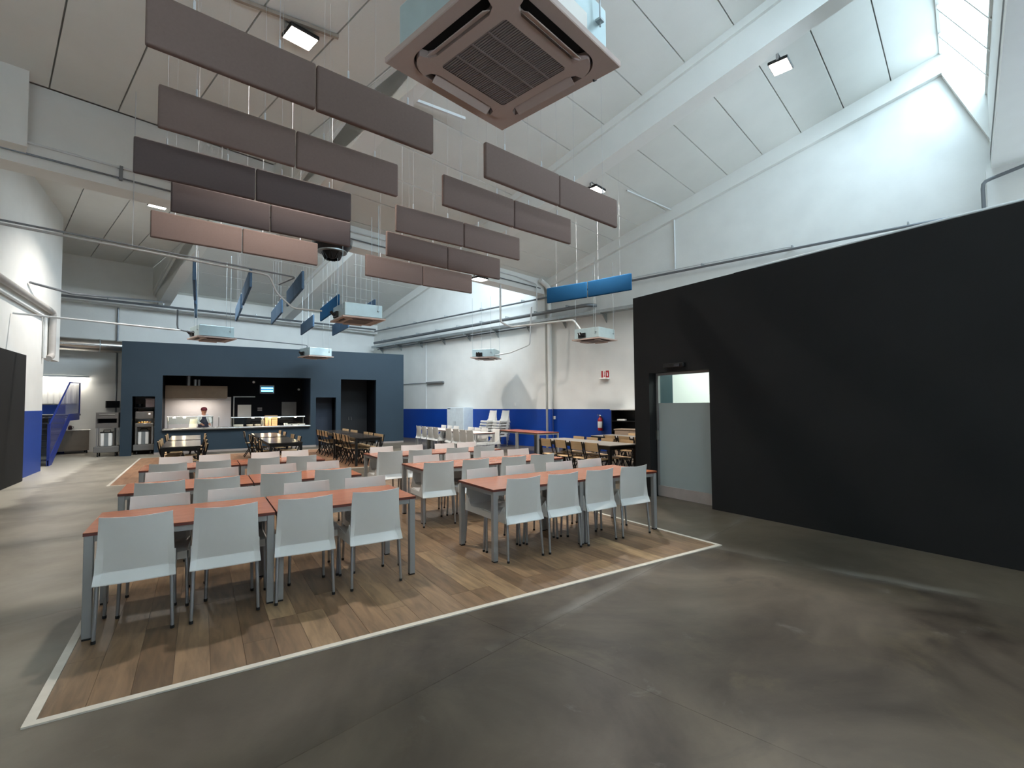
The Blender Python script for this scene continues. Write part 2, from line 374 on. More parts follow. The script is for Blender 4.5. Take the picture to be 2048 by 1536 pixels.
# rafters
m = MB()
for x0, x1 in RX:
    for Rf, ya, yb in ((R1, .2, 11.62), (R2, 12.25, BY_), (R0, -11.8, -2.7)):
        m.prism([(ya, Rf(ya)-.74), (yb, Rf(yb)-.74), (yb, Rf(yb)+.05), (ya, Rf(ya)+.05)], x0, x1)
        m.prism([(ya, Rf(ya)-.16), (yb, Rf(yb)-.16), (yb, Rf(yb)+.04), (ya, Rf(ya)+.04)], x0-.07, x1+.07)
ra = m.build('trim_8', BEAM); struct(ra, True, 'white sloping roof rafters between the slab bays')
# upright between the flat bay and the higher saw-tooth bays
m = MB()
for Rf, ya, yb in ((R1, .2, 11.6), (R2, 12.25, BY_+.3)):
    m.prism([(ya, 7.15), (yb, 7.15), (yb, Rf(yb)), (ya, Rf(ya))], 4.42, 4.5)
m.box(4.42, 4.5, NY, -.5, 7.15, 9.7); m.box(4.42, 4.5, -.55, .25, 7.15, 9.3); m.box(4.42, 4.5, 11.5, 12.3, 6.1, 9.3)
up_ = m.build('wall_upstand', WHITE); struct(up_, True, 'white upright strip between the flat ceiling and the higher roof bays')
# roof glazing (north lights)
for n_, y0 in ((1, .2), (2, 12.25)):
    wn = MB(); GX = 4.5; NP = 10; zb = 8.1 if n_ == 1 else 6.9
    for k in range(NP+1): xk = GX+k*(WX-GX)/NP; wn.prism([(y0, 9.34), (y0-.7, zb+.02), (y0-.7, zb-.1), (y0, 9.2)], xk-.025, xk+.025)
    wn.bar((GX, y0-.02, 9.32), (WX, y0-.02, 9.32), .08, .1); wn.bar((GX, y0-.7, zb), (WX, y0-.7, zb), .08, .08)
    wo = wn.build('window_%d' % n_, BEAM); struct(wo, True, 'sloping roof glazing %s' % ('above the black partition', 'beyond the gutter beam', 'far behind the camera')[n_-1])
    for k in range(NP):
        xa = GX+k*(WX-GX)/NP+.03; xb = xa+(WX-GX)/NP-.06
        MB().prism([(y0, 9.31), (y0-.7, zb+.01), (y0-.7, zb), (y0, 9.30)], xa, xb).build('pane', SKYGL[n_-1], wo)
    portal(y0-.72, zb+.02, y0-.02, 9.34, GX, WX)

# ---------------------------------------------------------------- black partition on the right with glass door
PX = 6.6; PY = 6.27; PH = 3.52
m = MB().box(PX, PX+.22, -5.5, 4.73, 0, PH).box(PX, PX+.22, 5.93, PY, 0, PH).box(PX, PX+.22, 4.73, 5.93, 2.14, PH)
wp = m.build('wall_partition_right', BLACK); struct(wp, False, 'tall matt black partition wall on the right with a glass door')
m = MB().box(PX+.22, 12.6, PY-.12, PY, 0, PH)
w2 = m.build('wall_partition_end', BLACK); struct(w2, False, 'short end wall of the black partition facing the dining hall')
m = MB().box(9.6, 9.7, -5.5, PY-.12, 0, PH).box(PX+.22, 9.7, -5.6, -5.5, 0, PH)
w3 = m.build('wall_room_inner', WHITE); struct(w3, False, 'white inner wall of the room behind the glass door')
MB().box(PX+.22, 9.6, PY-.17, PY-.12, 0, PH).build('lining', WHITE, w3)
MB().box(PX+.22, 7.40, PY-.19, PY-.17, 0, PH).build('dark_panel', mat('teal_dark_panel', (34, 62, 70), .6), w3)
rc = MB().box(PX+.22, 9.7, -5.5, PY-.12, PH-.16, PH-.12).build('trim_9', WHITE); struct(rc, False, 'white ceiling of the room behind the glass door')
MB().box(PX+.22, 9.7, -5.5, PY-.12, PH-.12, PH-.03).build('roof_deck', mat('grey_roof_deck', (60, 60, 60), .9), rc)
MB().box(8.0, 8.9, 4.3, 5.4, PH-.175, PH-.16).build('added_glow_panel', mat('glow_panel', (255, 255, 250), .5, emit=(.92, 1, .97), est=6), rc)  # unseen glowing panel added so the door glass looks bright
light('room_fill_light', 'AREA', (8.45, 4.85, PH-.19), 75, (.92, 1, .97), .9)  # fill light added with the panel to brighten the room
dr = thing('door_1', 'sliding glass door with frosted film set in the black partition', 'door', (PX+.19, 4.73, 0), kind='structure')
MB().box(0, .03, .0, 1.2, .19, 1.62).build('frosted_pane', FROST, dr)
MB().box(0, .03, .0, 1.2, 1.62, 2.10).build('clear_pane', CLEAR, dr)
MB().box(-.01, .04, .0, 1.2, .01, .19).build('kick_plate', mat('kick_steel', (176, 168, 164), .4, .3), dr)
MB().box(-.01, .04, -.0, 1.2, 2.10, 2.14).box(-.012, .042, 1.155, 1.2, .19, 2.1).build('door_frame', GREYMET, dr)
MB().box(-.05, -.012, 1.16, 1.195, .98, 1.14).build('door_handle', STEEL, dr)
el = thing('emergency_light', 'small black emergency light box above the glass door', 'light', (PX-.08, 5.35, 2.20))
MB().cbox(0, .08, -.2, .2, 0, .075, .012).build('housing', BLKM, el)
MB().box(-.012, 0, -.14, -.04, .012, .05).build('lens', mat('smoked_lens', (60, 60, 66), .2), el)
tr = thing('cable_tray', 'dark cable tray lying along the top of the black partition', 'tray', (PX+.5, 0, PH))
MB().box(0, .25, -5, 4.6, .05, .09).box(0, .02, -5, 4.6, .09, .15).box(.23, .25, -5, 4.6, .09, .15).build('channel', BLKM, tr)
for k in range(8): MB().box(.03, .22, -4.6+k*1.25, -4.5+k*1.25, 0, .05).build('foot', BLKM, tr)
tp = MB().tube([(PX+.44, -5, PH+.13), (PX+.44, 4.2, PH+.13)], .025, 8).build('conduit', PIPEW); tag(tp, 'pale conduit clipped beside the cable tray above the black partition', 'pipe')

# ---------------------------------------------------------------- left black partition edge
lp = MB().cbox(-3.44, -3.30, 2.0, 15.05, 0, 2.8, .01).build('wall_partition_left', BLACK); struct(lp, False, 'low black partition against the left wall')

# ---------------------------------------------------------------- serving partition, dark blue
SY = 20.66; SH = 3.83; ST = .18
def wallx(m, x0, x1, z0, z1): m.box(x0, x1, SY, SY+ST, z0, z1)
m = MB()
wallx(m, -2.23, -1.93, 0, SH); wallx(m, -1.93, -1.31, 1.98, SH); wallx(m, -1.31, -1.11, 0, SH); wallx(m, -1.11, 3.68, 2.71, SH); wallx(m, -1.11, 3.68, 0, .80)
wallx(m, 3.68, 3.88, 0, SH); wallx(m, 3.88, 4.65, 1.95, SH); wallx(m, 4.65, 4.84, 0, SH); wallx(m, 4.84, 6.29, 2.69, SH); wallx(m, 6.29, 7.50, 0, SH)
m.box(7.32, 7.5, SY+ST, 23.0, 0, SH); m.box(-2.23, -2.05, SY+ST, 23.0, 0, SH)
ws = m.build('wall_serving', NAVY); struct(ws, False, 'dark blue partition with the serving hatch and door openings')
# dark kitchen shell behind
m = MB().box(1.05, 7.32, 23.0, 23.1, 0, SH).box(-2.05, 7.32, SY+ST, 23.1, SH-.9, SH-.82).box(3.72, 3.80, SY+ST, 23, 0, SH-.9).box(-1.22, -1.14, SY+ST, 23, 0, SH-.9).box(4.70, 4.78, SY+ST, 23, 0, SH-.9).box(6.34, 6.42, SY+ST, 23, 0, SH-.9)
kd = m.build('wall_kitchen_dark', DARK); struct(kd, False, 'black inner walls of the kitchen behind the hatch')
MB().box(-2.05, 1.05, 23.0, 23.1, 2.0, SH).build('upper', DARK, kd)
m = MB().box(-2.05, 1.05, 22.95, 23.05, 0, 2.0)
kw = m.build('wall_kitchen_white', TILE); struct(kw, False, 'white hygienic wall behind the kitchen range')
d2 = MB().box(3.9, 4.63, SY+.6, SY+.66, 0, 2.2).build('door_2', mat('navy_door', (30, 40, 54), .6)); struct(d2, False, 'dark blue door leaf set back in the narrow opening')
d3 = MB().box(4.8, 6.3, SY+1.4, SY+1.46, 0, 2.75).build('dark_leaf', mat('black_leaf', (14, 15, 18), .6)); struct(d3, False, 'black leaf standing in for the dark interior of the wide opening')  # black sheet put in to make the recess look dark inside
for xx in (5.50, 5.60): MB().cbox(xx-.01, xx+.01, SY+1.34, SY+1.4, .98, 1.12, .004).build('door_handle', STEEL, d3)
sk = MB().box(-1.31, 3.9, SY-.008, SY, 0, .07).box(6.29, 7.5, SY-.008, SY, 0, .07).build('baseboard_serving', mat('grey_skirting', (150, 138, 130), .6)); struct(sk, False, 'grey skirting along the foot of the serving partition')

# ================================================================ WOOD FLOORS
FX0, FX1, FY0, FY1 = -.74, 5.01, 3.475, 10.6
wf = thing('wood_floor', 'brown laminate plank floor with a white border under the white chairs and cherry tables', 'floor', (0, 0, 0))
PW, PLn = .192, 1.285
pm = [MB().box(.001, PW-.001, .001, PLn-.001, 0, .0075+.0003*k).mesh('plank', PLANK) for k in range(3)]
nx = 0; x = FX0+.05
while x < FX1-.06:
    wdt = min(PW, FX1-.05-x); off = random.choice((0, .32, .64, .96)); y = FY0+.05-off
    while y < FY1-.05:
        a, b = max(y, FY0+.05), min(y+PLn, FY1-.05)
        if b-a > .02:
            if abs(b-a-PLn) < 1e-6 and abs(wdt-PW) < 1e-6: inst(random.choice(pm), 'plank', wf, (x, y, 0))
            else: MB().box(x+.001, x+wdt-.001, a+.001, b-.001, 0, .0078).build('plank', PLANK, wf)
        y += PLn
    x += PW
for q in ((FX0, FX1, FY0, FY0+.048), (FX0, FX1, FY1-.048, FY1), (FX0, FX0+.048, FY0+.048, FY1-.048), (FX1-.048, FX1, FY0+.048, FY1-.048)):
    MB().box(*q, 0, .010).build('edge_strip', TAPE, wf)
wf2 = thing('wood_floor', 'brown laminate floor under the black tables before the serving counter', 'floor', (0, 0, 0))
m = MB(); x = -1.55
while x < 4.9:
    y = 12.98 - random.choice((0, .4, .8))
    while y < 19.4:
        a, b = max(y, 12.98), min(y+PLn, 19.4)
        if b > a+.05: m.box(x+.001, x+PW-.001, a+.001, b-.001, 0, .0075)
        y += PLn
    x += PW
o = m.build('planks', mat('laminate_far', (150, 112, 84), .42, var=.22, scale=2.2, stretch=(4, .8, 1)), wf2); o['kind'] = 'stuff'
for q in ((-1.6, 4.95, 12.93, 12.98), (-1.6, 4.95, 19.4, 19.45), (-1.6, -1.55, 12.98, 19.4), (4.9, 4.95, 12.98, 19.4)):
    MB().box(*q, 0, .010).build('edge_strip', TAPE, wf2)

# ================================================================ WHITE CHAIR
def chair_white():
    t = thing('white_chair', 'x', 'chair')
    # backrest: one moulded sheet; u across, rows from the top down to the flared lip
    rows = [(.848, -.240, .212, .044), (.81, -.234, .213, .044), (.71, -.220, .218, .042), (.60, -.208, .223, .038), (.53, -.200, .227, .030), (.475, -.194, .230, .018), (.455, -.195, .232, .010), (.448, -.200, .233, .008), (.39, -.262, .238, .010), (.383, -.262, .238, .010)]
    U = [-1, -.84, -.82, -.6, -.3, 0, .3, .6, .82, .84, 1]
    def pt(r, u, off):
        z, y, hw, c = r; wing = 0
        if .42 < z < .66: wing = -.040*min(1, (.66-z)/.20)*max(0, abs(u)-.82)/.18
        dip = .009*(1-u*u)*max(0, (z-.6)/.25)
        return (u*hw, y - c*(1-u*u) + wing + off, z-dip)
    front = [[pt(r, u, .004) for u in U] for r in rows]; back = [[pt(r, u, -.004) for u in U] for r in rows]
    m = MB(); m.loft([f + b[::-1] for f, b in zip(front, back)], True, True)
    m.build('backrest', PLASTIC, t, 24)
    # seat: dished pan with a skirt
    ys = [(.228, .437), (.20, .452), (.08, .446), (-.05, .440), (-.16, .442), (-.205, .456)]
    V = [-1, -.9, -.5, 0, .5, .9, 1]
    top = [[(u*(.215+.012*(i/5)), y, z + (.012*abs(u)**3)) for u in V] for i, (y, z) in enumerate(ys)]
    bot = [[(p[0], p[1], p[2]-.010) for p in r] for r in top]
    m = MB(); m.loft([a+b[::-1] for a, b in zip(top, bot)], True, True)
    m.prism([(-.217, .385), (.217, .385), (.214, .444), (-.214, .444)], .222, .231, 'y')
    for s in (-1, 1):
        m.prism([(-.235, .388), (.222, .385), (.222, .452), (-.10, .452), (-.20, .56)], s*.229-.004, s*.229+.004, 'x')
    m.build('seat', PLASTIC, t, True)
    for s in (-1, 1):
        for y0, y1 in ((.20, .222), (-.232, -.262)):
            lg = MB().tube([(s*.212, y0, .44 if y0 > 0 else .40), (s*.222, y1, .012)], [.0145, .0115], 10).build('leg', ALU, t, True)
            MB().lathe([(.0125, 0), (.014, .004), (.014, .02), (.012, .022)], (s*.222, y1, 0), 8).build('foot', RUBBER, lg)
    return t
WC0 = chair_white(); wc_used = []
def place(proto, used, x, y, z, rz, label, group):
    if not used:
        used.append(1); proto.location = (x, y, z); proto.rotation_euler = (0, 0, rz); proto['label'] = label; proto['group'] = group; return proto
    return dup(proto, (x, y, z), rz, label, group)
ORD = ['leftmost', 'second from left', 'third from left', 'rightmost']
GZ = .0078
ROWS = [('front left table row', 4.51, 5.43, [-.38, .19, .79, 1.38], [-.29, .29, .94, 1.53]),
        ('middle left table row', 6.33, 7.29, [-.35, .17, .83, 1.41], [-.33, .21, .91, 1.48]),
        ('rear left table row', 8.33, 9.37, [-.37, .17, .84, 1.37], [-.31, .21, .95, 1.42]),
        ('front right table row', 4.37, 5.29, [2.94, 3.48, 4.04, 4.62], [2.93, 3.48, 4.10, 4.65]),
        ('middle right table row', 6.23, 7.22, [2.79, 3.36, 4.0, 4.55], [2.99, 3.53, 4.17, 4.70]),
        ('rear right table row', 8.16, 9.19, [2.74, 3.28, 4.02, 4.59], [2.90, 3.50, 4.20, 4.70])]
rnd = random.Random(3)
for nm, yn, yf, xn, xf in ROWS:
    xn = [q*.978 for q in xn]; xf = [q*.978 for q in xf]; yn *= .978; yf = yf*.978+.03
    for k, x in enumerate(xn):
        place(WC0, wc_used, x, yn+.275+rnd.uniform(-.015, .015), GZ, rnd.uniform(-.04, .04), f'white plastic chair, {ORD[k]} on the near side of the {nm}', 'white chairs at the cherry tables')
    for k, x in enumerate(xf):
        place(WC0, wc_used, x, yf-.275+rnd.uniform(-.015, .015), GZ, PI+rnd.uniform(-.04, .04), f'white plastic chair, {ORD[k]} on the far side of the {nm}', 'white chairs at the cherry tables')
# ================================================================ CHERRY TABLES
def table_cherry(L=1.21, D=.80, topm=CHERRY):
    t = thing('cherry_table', 'x', 'table')
    m = MB(); m.box(-L/2, L/2, -D/2, D/2, .737, .740)
    m.cur = 1; m.box(-L/2, L/2, -D/2, D/2, .716, .737)
    m.build('table_top', [topm, EDGE], t)
    for s in (-1, 1):
        MB().box(-L/2+.06, L/2-.06, s*(D/2-.03)-.015, s*(D/2-.03)+.015, .672, .716).build('apron', GREYMET, t)
        MB().box(s*(L/2-.03)-.015, s*(L/2-.03)+.015, -D/2+.06, D/2-.06, .672, .716).build('apron', GREYMET, t)
        for q in (-1, 1):
            lg = MB().cbox(s*(L/2-.031)-.027, s*(L/2-.031)+.027, q*(D/2-.031)-.027, q*(D/2-.031)+.027, .012, .716, .005).build('leg', GREYMET, t)
            MB().box(s*(L/2-.031)-.024, s*(L/2-.031)+.024, q*(D/2-.031)-.024, q*(D/2-.031)+.024, 0, .012).build('foot', RUBBER, lg)
    return t
CT0 = table_cherry(); ct_used = []
for nm, y0, xa in (('front left', 4.50, -.675), ('middle left', 6.32, -.69), ('rear left', 8.42, -.70), ('front right', 4.36, 2.535), ('middle right', 6.30, 2.55), ('rear right', 8.22, 2.52)):
    for k in range(2):
        place(CT0, ct_used, xa+.605+k*1.222, y0+.40, GZ, 0, f'cherry topped table with grey legs, {("left", "right")[k]} half of the {nm} row', 'cherry tables in rows')
# brown tables by the blue wall
for k, yy in enumerate((12.72, 13.94)):
    place(CT0, ct_used, 9.02, yy, 0, PI/2, f'bare cherry table without chairs before the blue wall, {("nearer", "farther")[k]} of the two', 'bare tables by the blue wall')
# white table group at right back
WT0 = None
whitetop = mat('pale_table_laminate', (206, 196, 188), .4)
for k, yy in enumerate((13.85, 15.1, 16.35, 17.4)):
    if k == 0: WT0 = table_cherry(1.21, .72, whitetop); WT0.name = 'pale_table'; wt_used = []
    place(WT0, wt_used, 7.42, yy, 0, PI/2, f'pale table with grey legs among far white chairs, {("nearest", "second", "third", "farthest")[k]} of the line', 'pale tables far right')
NTH = ['nearest', 'second', 'third', 'fourth', 'fifth', 'sixth', 'seventh', 'farthest']
for k, yy in enumerate((13.25, 13.72, 14.2, 14.75, 15.8, 16.29, 16.82, 17.36)):
    place(WC0, wc_used, 6.92+.2, yy, 0, -PI/2, f'white plastic chair left of the far pale tables, {NTH[k]} in line', 'white chairs at the far pale tables')
for k, yy in enumerate((13.31, 14.04, 14.53, 15.0, 16.14, 16.69, 17.23)):
    place(WC0, wc_used, 7.82-.2, yy, 0, PI/2, f'white plastic chair right of the far pale tables, {NTH[k] if k < 6 else "farthest"} in line', 'white chairs at the far pale tables')
for s, (sx, sy) in enumerate(((9.35, 16.65), (9.62, 16.15))):
    for k in range(6):
        place(WC0, wc_used, sx+.028*k, sy-.0*k, .107*k, PI/2+.15, f'white plastic chair in the {("left", "right")[s]} stack by the blue wall, {("bottom", "second", "third", "fourth", "fifth", "top")[k]} of its stack', 'stacked white chairs')

# ================================================================ WOOD-BACKED CHAIRS (black steel runners)
def chair_wood():
    t = thing('wood_chair', 'x', 'chair')
    m = MB(); U = [-1, -.6, 0, .6, 1]
    f = [[(u*.20, -.205-.03*(1-u*u)-.10*(z-.62), z) for u in U] for z in (.62, .70, .80)]; b = [[(p[0], p[1]-.010, p[2]) for p in r] for r in f]
    m.loft([p+q[::-1] for p, q in zip(f, b)], True, True).build('backrest', WOODP, t, True)
    m = MB(); ys = [(.205, .43), (.19, .447), (.0, .445), (-.19, .438)]
    f = [[(u*.195, y, z+.006*u*u) for u in U] for y, z in ys]; b = [[(p[0], p[1], p[2]-.012) for p in r] for r in f]
    m.loft([p+q[::-1] for p, q in zip(f, b)], True, True).build('seat', WOODP, t, True)
    for s in (-1, 1):
        lg = MB().tube([(s*.21, -.255, .80), (s*.21, -.215, .60), (s*.21, -.03, .012)], .0135, 8).tube([(s*.21, -.19, .425), (s*.21, .17, .425)], .0125, 8).build('side_frame', BLKM, t, True)
        MB().tube([(s*.21, .02, .41), (s*.21, -.235, .012)], .013, 8).build('rear_leg', BLKM, t, True)
        MB().tube([(s*.21, .10, .41), (s*.21, .205, .012)], .013, 8).build('front_leg', BLKM, t, True)
        for yy in (-.03, -.235, .205): MB().lathe([(.014, 0), (.015, .012), (.013, .014)], (s*.21, yy, 0), 8).build('foot', RUBBER, lg)
    MB().tube([(-.21, -.02, .2), (.21, -.02, .2)], .010, 8).tube([(-.20, .12, .425), (.20, .12, .425)], .010, 8).tube([(-.20, -.15, .425), (.20, -.15, .425)], .010, 8).build('crossbar', BLKM, t, True)
    return t
def table_dark(L, D, topm):
    t = thing('black_table', 'x', 'table')
    m = MB(); m.box(-D/2, D/2, -L/2, L/2, .735, .750); m.cur = 1; m.box(-D/2, D/2, -L/2, L/2, .715, .735); m.build('table_top', [topm, BLKM], t)
    for s in (-1, 1):
        MB().box(-D/2+.06, D/2-.06, s*(L/2-.04)-.015, s*(L/2-.04)+.015, .655, .715).build('apron', BLKM, t)
        MB().box(s*(D/2-.04)-.015, s*(D/2-.04)+.015, -L/2+.06, L/2-.06, .655, .715).build('apron', BLKM, t)
        for q in (-1, 1): MB().cbox(s*(D/2-.035)-.03, s*(D/2-.035)+.03, q*(L/2-.035)-.03, q*(L/2-.035)+.03, 0, .715, .005).build('leg', BLKM, t)
    return t
OC0 = chair_wood(); oc_used = []
BT0 = table_dark(2.3, .72, BLKTOP); bt_used = []
def row_tables(x, ys, where):
    for k, yy in enumerate(ys):
        place(BT0, bt_used, x, yy, GZ, 0, f'long black table {where}, {("nearer", "farther")[k]} of the pair', 'black tables before the serving counter')
def row_chairs(x, ys, rz, where, grp, z=GZ, cnt=None):
    for k, yy in enumerate(ys):
        nth = NTH[k] if k < len(ys)-1 else 'farthest'
        if k == 0: nth = 'nearest'
        place(OC0, oc_used, x, yy, z, rz+rnd.uniform(-.05, .05), f'wood backed chair {where}, {nth}', grp)
G1 = 'wood chairs before the serving counter'
row_tables(-.34, (13.98, 16.55), 'before the left end of the serving counter')
row_chairs(-.80+.22, (14.18, 14.80, 15.4, 17.2, 17.9), -PI/2, 'left of the left black tables', G1)
row_chairs(.12-.22, (12.85, 14.25, 16.1, 17.5), PI/2, 'right of the left black tables', G1)
row_tables(1.72, (13.78, 16.4), 'before the middle of the serving counter')
row_chairs(1.22+.22, (13.0, 14.3, 15.8, 17.9), -PI/2, 'left of the middle black tables', G1)
row_chairs(2.24-.22, (14.2, 15.3, 16.9, 17.95), PI/2, 'right of the middle black tables', G1)
row_tables(3.83, (14.35, 16.85), 'before the wide dark doorway')
row_chairs(3.42+.2, (13.7, 14.1, 14.75, 15.15, 16.35, 16.78, 17.2, 17.62), -PI/2, 'left of the tables before the wide doorway', G1)
row_chairs(4.24-.2, (13.55, 13.95, 14.52, 15.02, 16.2, 16.65, 17.28, 17.7), PI/2, 'right of the tables before the wide doorway', G1)
G2 = 'wood chairs beside the black partition'
GT0 = table_dark(2.5, .80, GREYTOP); GT0.name = 'grey_topped_table'; gt_used = []
place(GT0, gt_used, 7.50, 8.70, 0, 0, 'long grey topped table with black legs beside the black partition, before the blue wall', 'grey topped tables')
row_chairs(6.93+.22, (7.82, 8.29, 8.85, 9.41), -PI/2, 'left of the grey topped table by the black partition', G2, 0)
row_chairs(8.02-.22, (7.89, 8.51, 9.03, 9.53), PI/2, 'right of the grey topped table by the black partition', G2, 0)
place(GT0, gt_used, 9.42, 8.95, 0, 0, 'second grey topped table farther right, partly behind the black partition', 'grey topped tables')
row_chairs(8.94+.2, (8.30, 8.83, 9.33), -PI/2, 'left of the second grey topped table', G2, 0)
row_chairs(9.92-.2, (9.49,), PI/2, 'right of the second grey topped table', G2, 0)

# ================================================================ ACOUSTIC BAFFLES
def baffle(name, feltm, L=1.19, H=.40, top=2.9):
    t = thing(name, 'x', 'baffle')
    bm = bmesh.new(); bmesh.ops.create_cube(bm, size=1)
    for v in bm.verts: v.co = Vector((v.co.x*L, v.co.y*.055, v.co.z*H+H/2))
    bmesh.ops.bevel(bm, geom=bm.edges[:], offset=.02, segments=3, affect='EDGES', profile=.6)
    me = bpy.data.meshes.new('felt_panel'); bm.to_mesh(me); bm.free(); me.materials.append(feltm)
    for p in me.polygons: p.use_smooth = True
    o = bpy.data.objects.new('felt_panel', me); C.objects.link(o); o.parent = t
    return t
cab_me = MB().tube([(0, 0, 0), (0, 0, 1)], .0016, 6).mesh('cable', WIRE)
fer_me = MB().lathe([(.004, -.02), (.009, -.015), (.009, .075), (.004, .08)], (0, 0, 0), 8).mesh('ferrule', WIRE)
def hung(P0, P1, zb, feltm, label, group, protos={}):
    """one baffle between two plan points, hung on two cables from the roof above"""
    P0, P1 = Vector(P0), Vector(P1); mid = (P0+P1)/2; a = math.atan2(P1.y-P0.y, P1.x-P0.x); L = (P1-P0).length-.012
    if feltm.name not in protos: protos[feltm.name] = baffle('p', feltm, 1.19).children[0].data
    r = thing('acoustic_baffle', label, 'acoustic panel', (mid.x, mid.y, zb), a, group)
    o = inst(protos[feltm.name], 'felt_panel', r); o.scale = (L/1.19, 1, 1)
    for s in (-.30, .30):
        p = mid + Vector((math.cos(a), math.sin(a)))*s
        hx = math.cos(A)*p.x+math.sin(A)*p.y; hy = -math.sin(A)*p.x+math.cos(A)*p.y
        zt = 7.17 if hx < 4.46 else (R1(hy) if hy < 11.5 else R2(hy))
        if 11.45 < hy < 12.3: zt = 5.72 if hy < 12 else 7.17
        for q0, q1 in RX:
            if q0-.08 < hx < q1+.08: zt -= .74
        c = inst(cab_me, 'cable', r, (s, 0, .40)); zt -= .015; c.scale = (1, 1, zt-zb-.40)
        f = inst(fer_me, 'ferrule', c, (0, 0, 0)); f.scale = (1, 1, 1/(zt-zb-.40))
    return r
for o in list(C.objects):
    if o.name == 'p' : pass
BR = {  # plan corner points measured at the hanging height
 'L1': (4.17, [(-.375, 4.20), (.80, 4.39), (1.965, 4.56)], TAUPE), 'L2': (4.17, [(-.375, 5.41), (.82, 5.58), (2.005, 5.74)], TAUPE),
 'L3': (4.17, [(-.665, 6.61), (.535, 6.74), (1.73, 6.87)], TAUPED), 'L4': (4.17, [(-.375, 7.70), (.82, 7.86), (2.005, 7.99)], TAUPED),
 'L5': (4.10, [(-.665, 8.78), (.53, 8.94), (1.72, 9.11)], TAUPE),
 'R1': (4.12, [(2.60, 4.63), (3.79, 4.83), (4.98, 5.02)], TAUPE), 'R2': (4.14, [(2.54, 5.61), (3.74, 5.81), (4.91, 5.97)], TAUPE),
 'R3': (4.17, [(2.375, 6.90), (3.555, 7.03), (4.75, 7.20)], TAUPE), 'R4': (4.0, [(2.455, 7.58), (3.62, 7.79), (4.80, 7.96)], TAUPE),
 'R5': (3.99, [(2.505, 8.92), (3.69, 9.10), (4.87, 9.24)], TAUPE)}
RN = ['nearest', 'second', 'third', 'fourth', 'farthest']
for k in range(5):
    for s in 'LR':
        zb, P, fm = BR[s+str(k+1)]
        for i in range(2):
            hung(P[i], P[i+1], zb, fm, f'taupe felt baffle, {("left", "right")[i]} half of the {RN[k]} row in the {("left", "right")[s == "R"]} cluster', 'taupe baffles over the white chairs')
hung((7.72, 10.38), (8.16, 9.28), 4.28, BLUEFELT, 'blue felt baffle hung before the rain pipe, left one of the right pair', 'blue baffles')
hung((8.165, 9.26), (8.52, 8.12), 4.28, BLUEFELT, 'blue felt baffle hung before the rain pipe, right one of the right pair', 'blue baffles')
for r_, (xr, starts) in enumerate(((-.15, (11.8, 14.6)), (.88, (11.9, 14.7)), (1.87, (11.5, 14.8)), (3.08, (13.45, 16.9)), (4.10, (13.6, 16.5)))):
    k = 0
    for y0 in starts:
        for i in range(2):
            hung((xr, y0+i*1.17), (xr, y0+1.15+i*1.17), 4.2, BLUEFELT if r_ == 3 and k < 2 else BLUEPALE, f'small far blue baffle edge-on, {("nearest", "second", "third", "farthest")[k]} in the {("leftmost", "second", "third", "fourth", "rightmost")[r_]} line of five', 'blue baffles far left')
            k += 1
for o in [o for o in C.objects if o.name == 'p' or o.name.startswith('p.')]:
    for c in list(o.children): bpy.data.objects.remove(c)
    bpy.data.objects.remove(o)

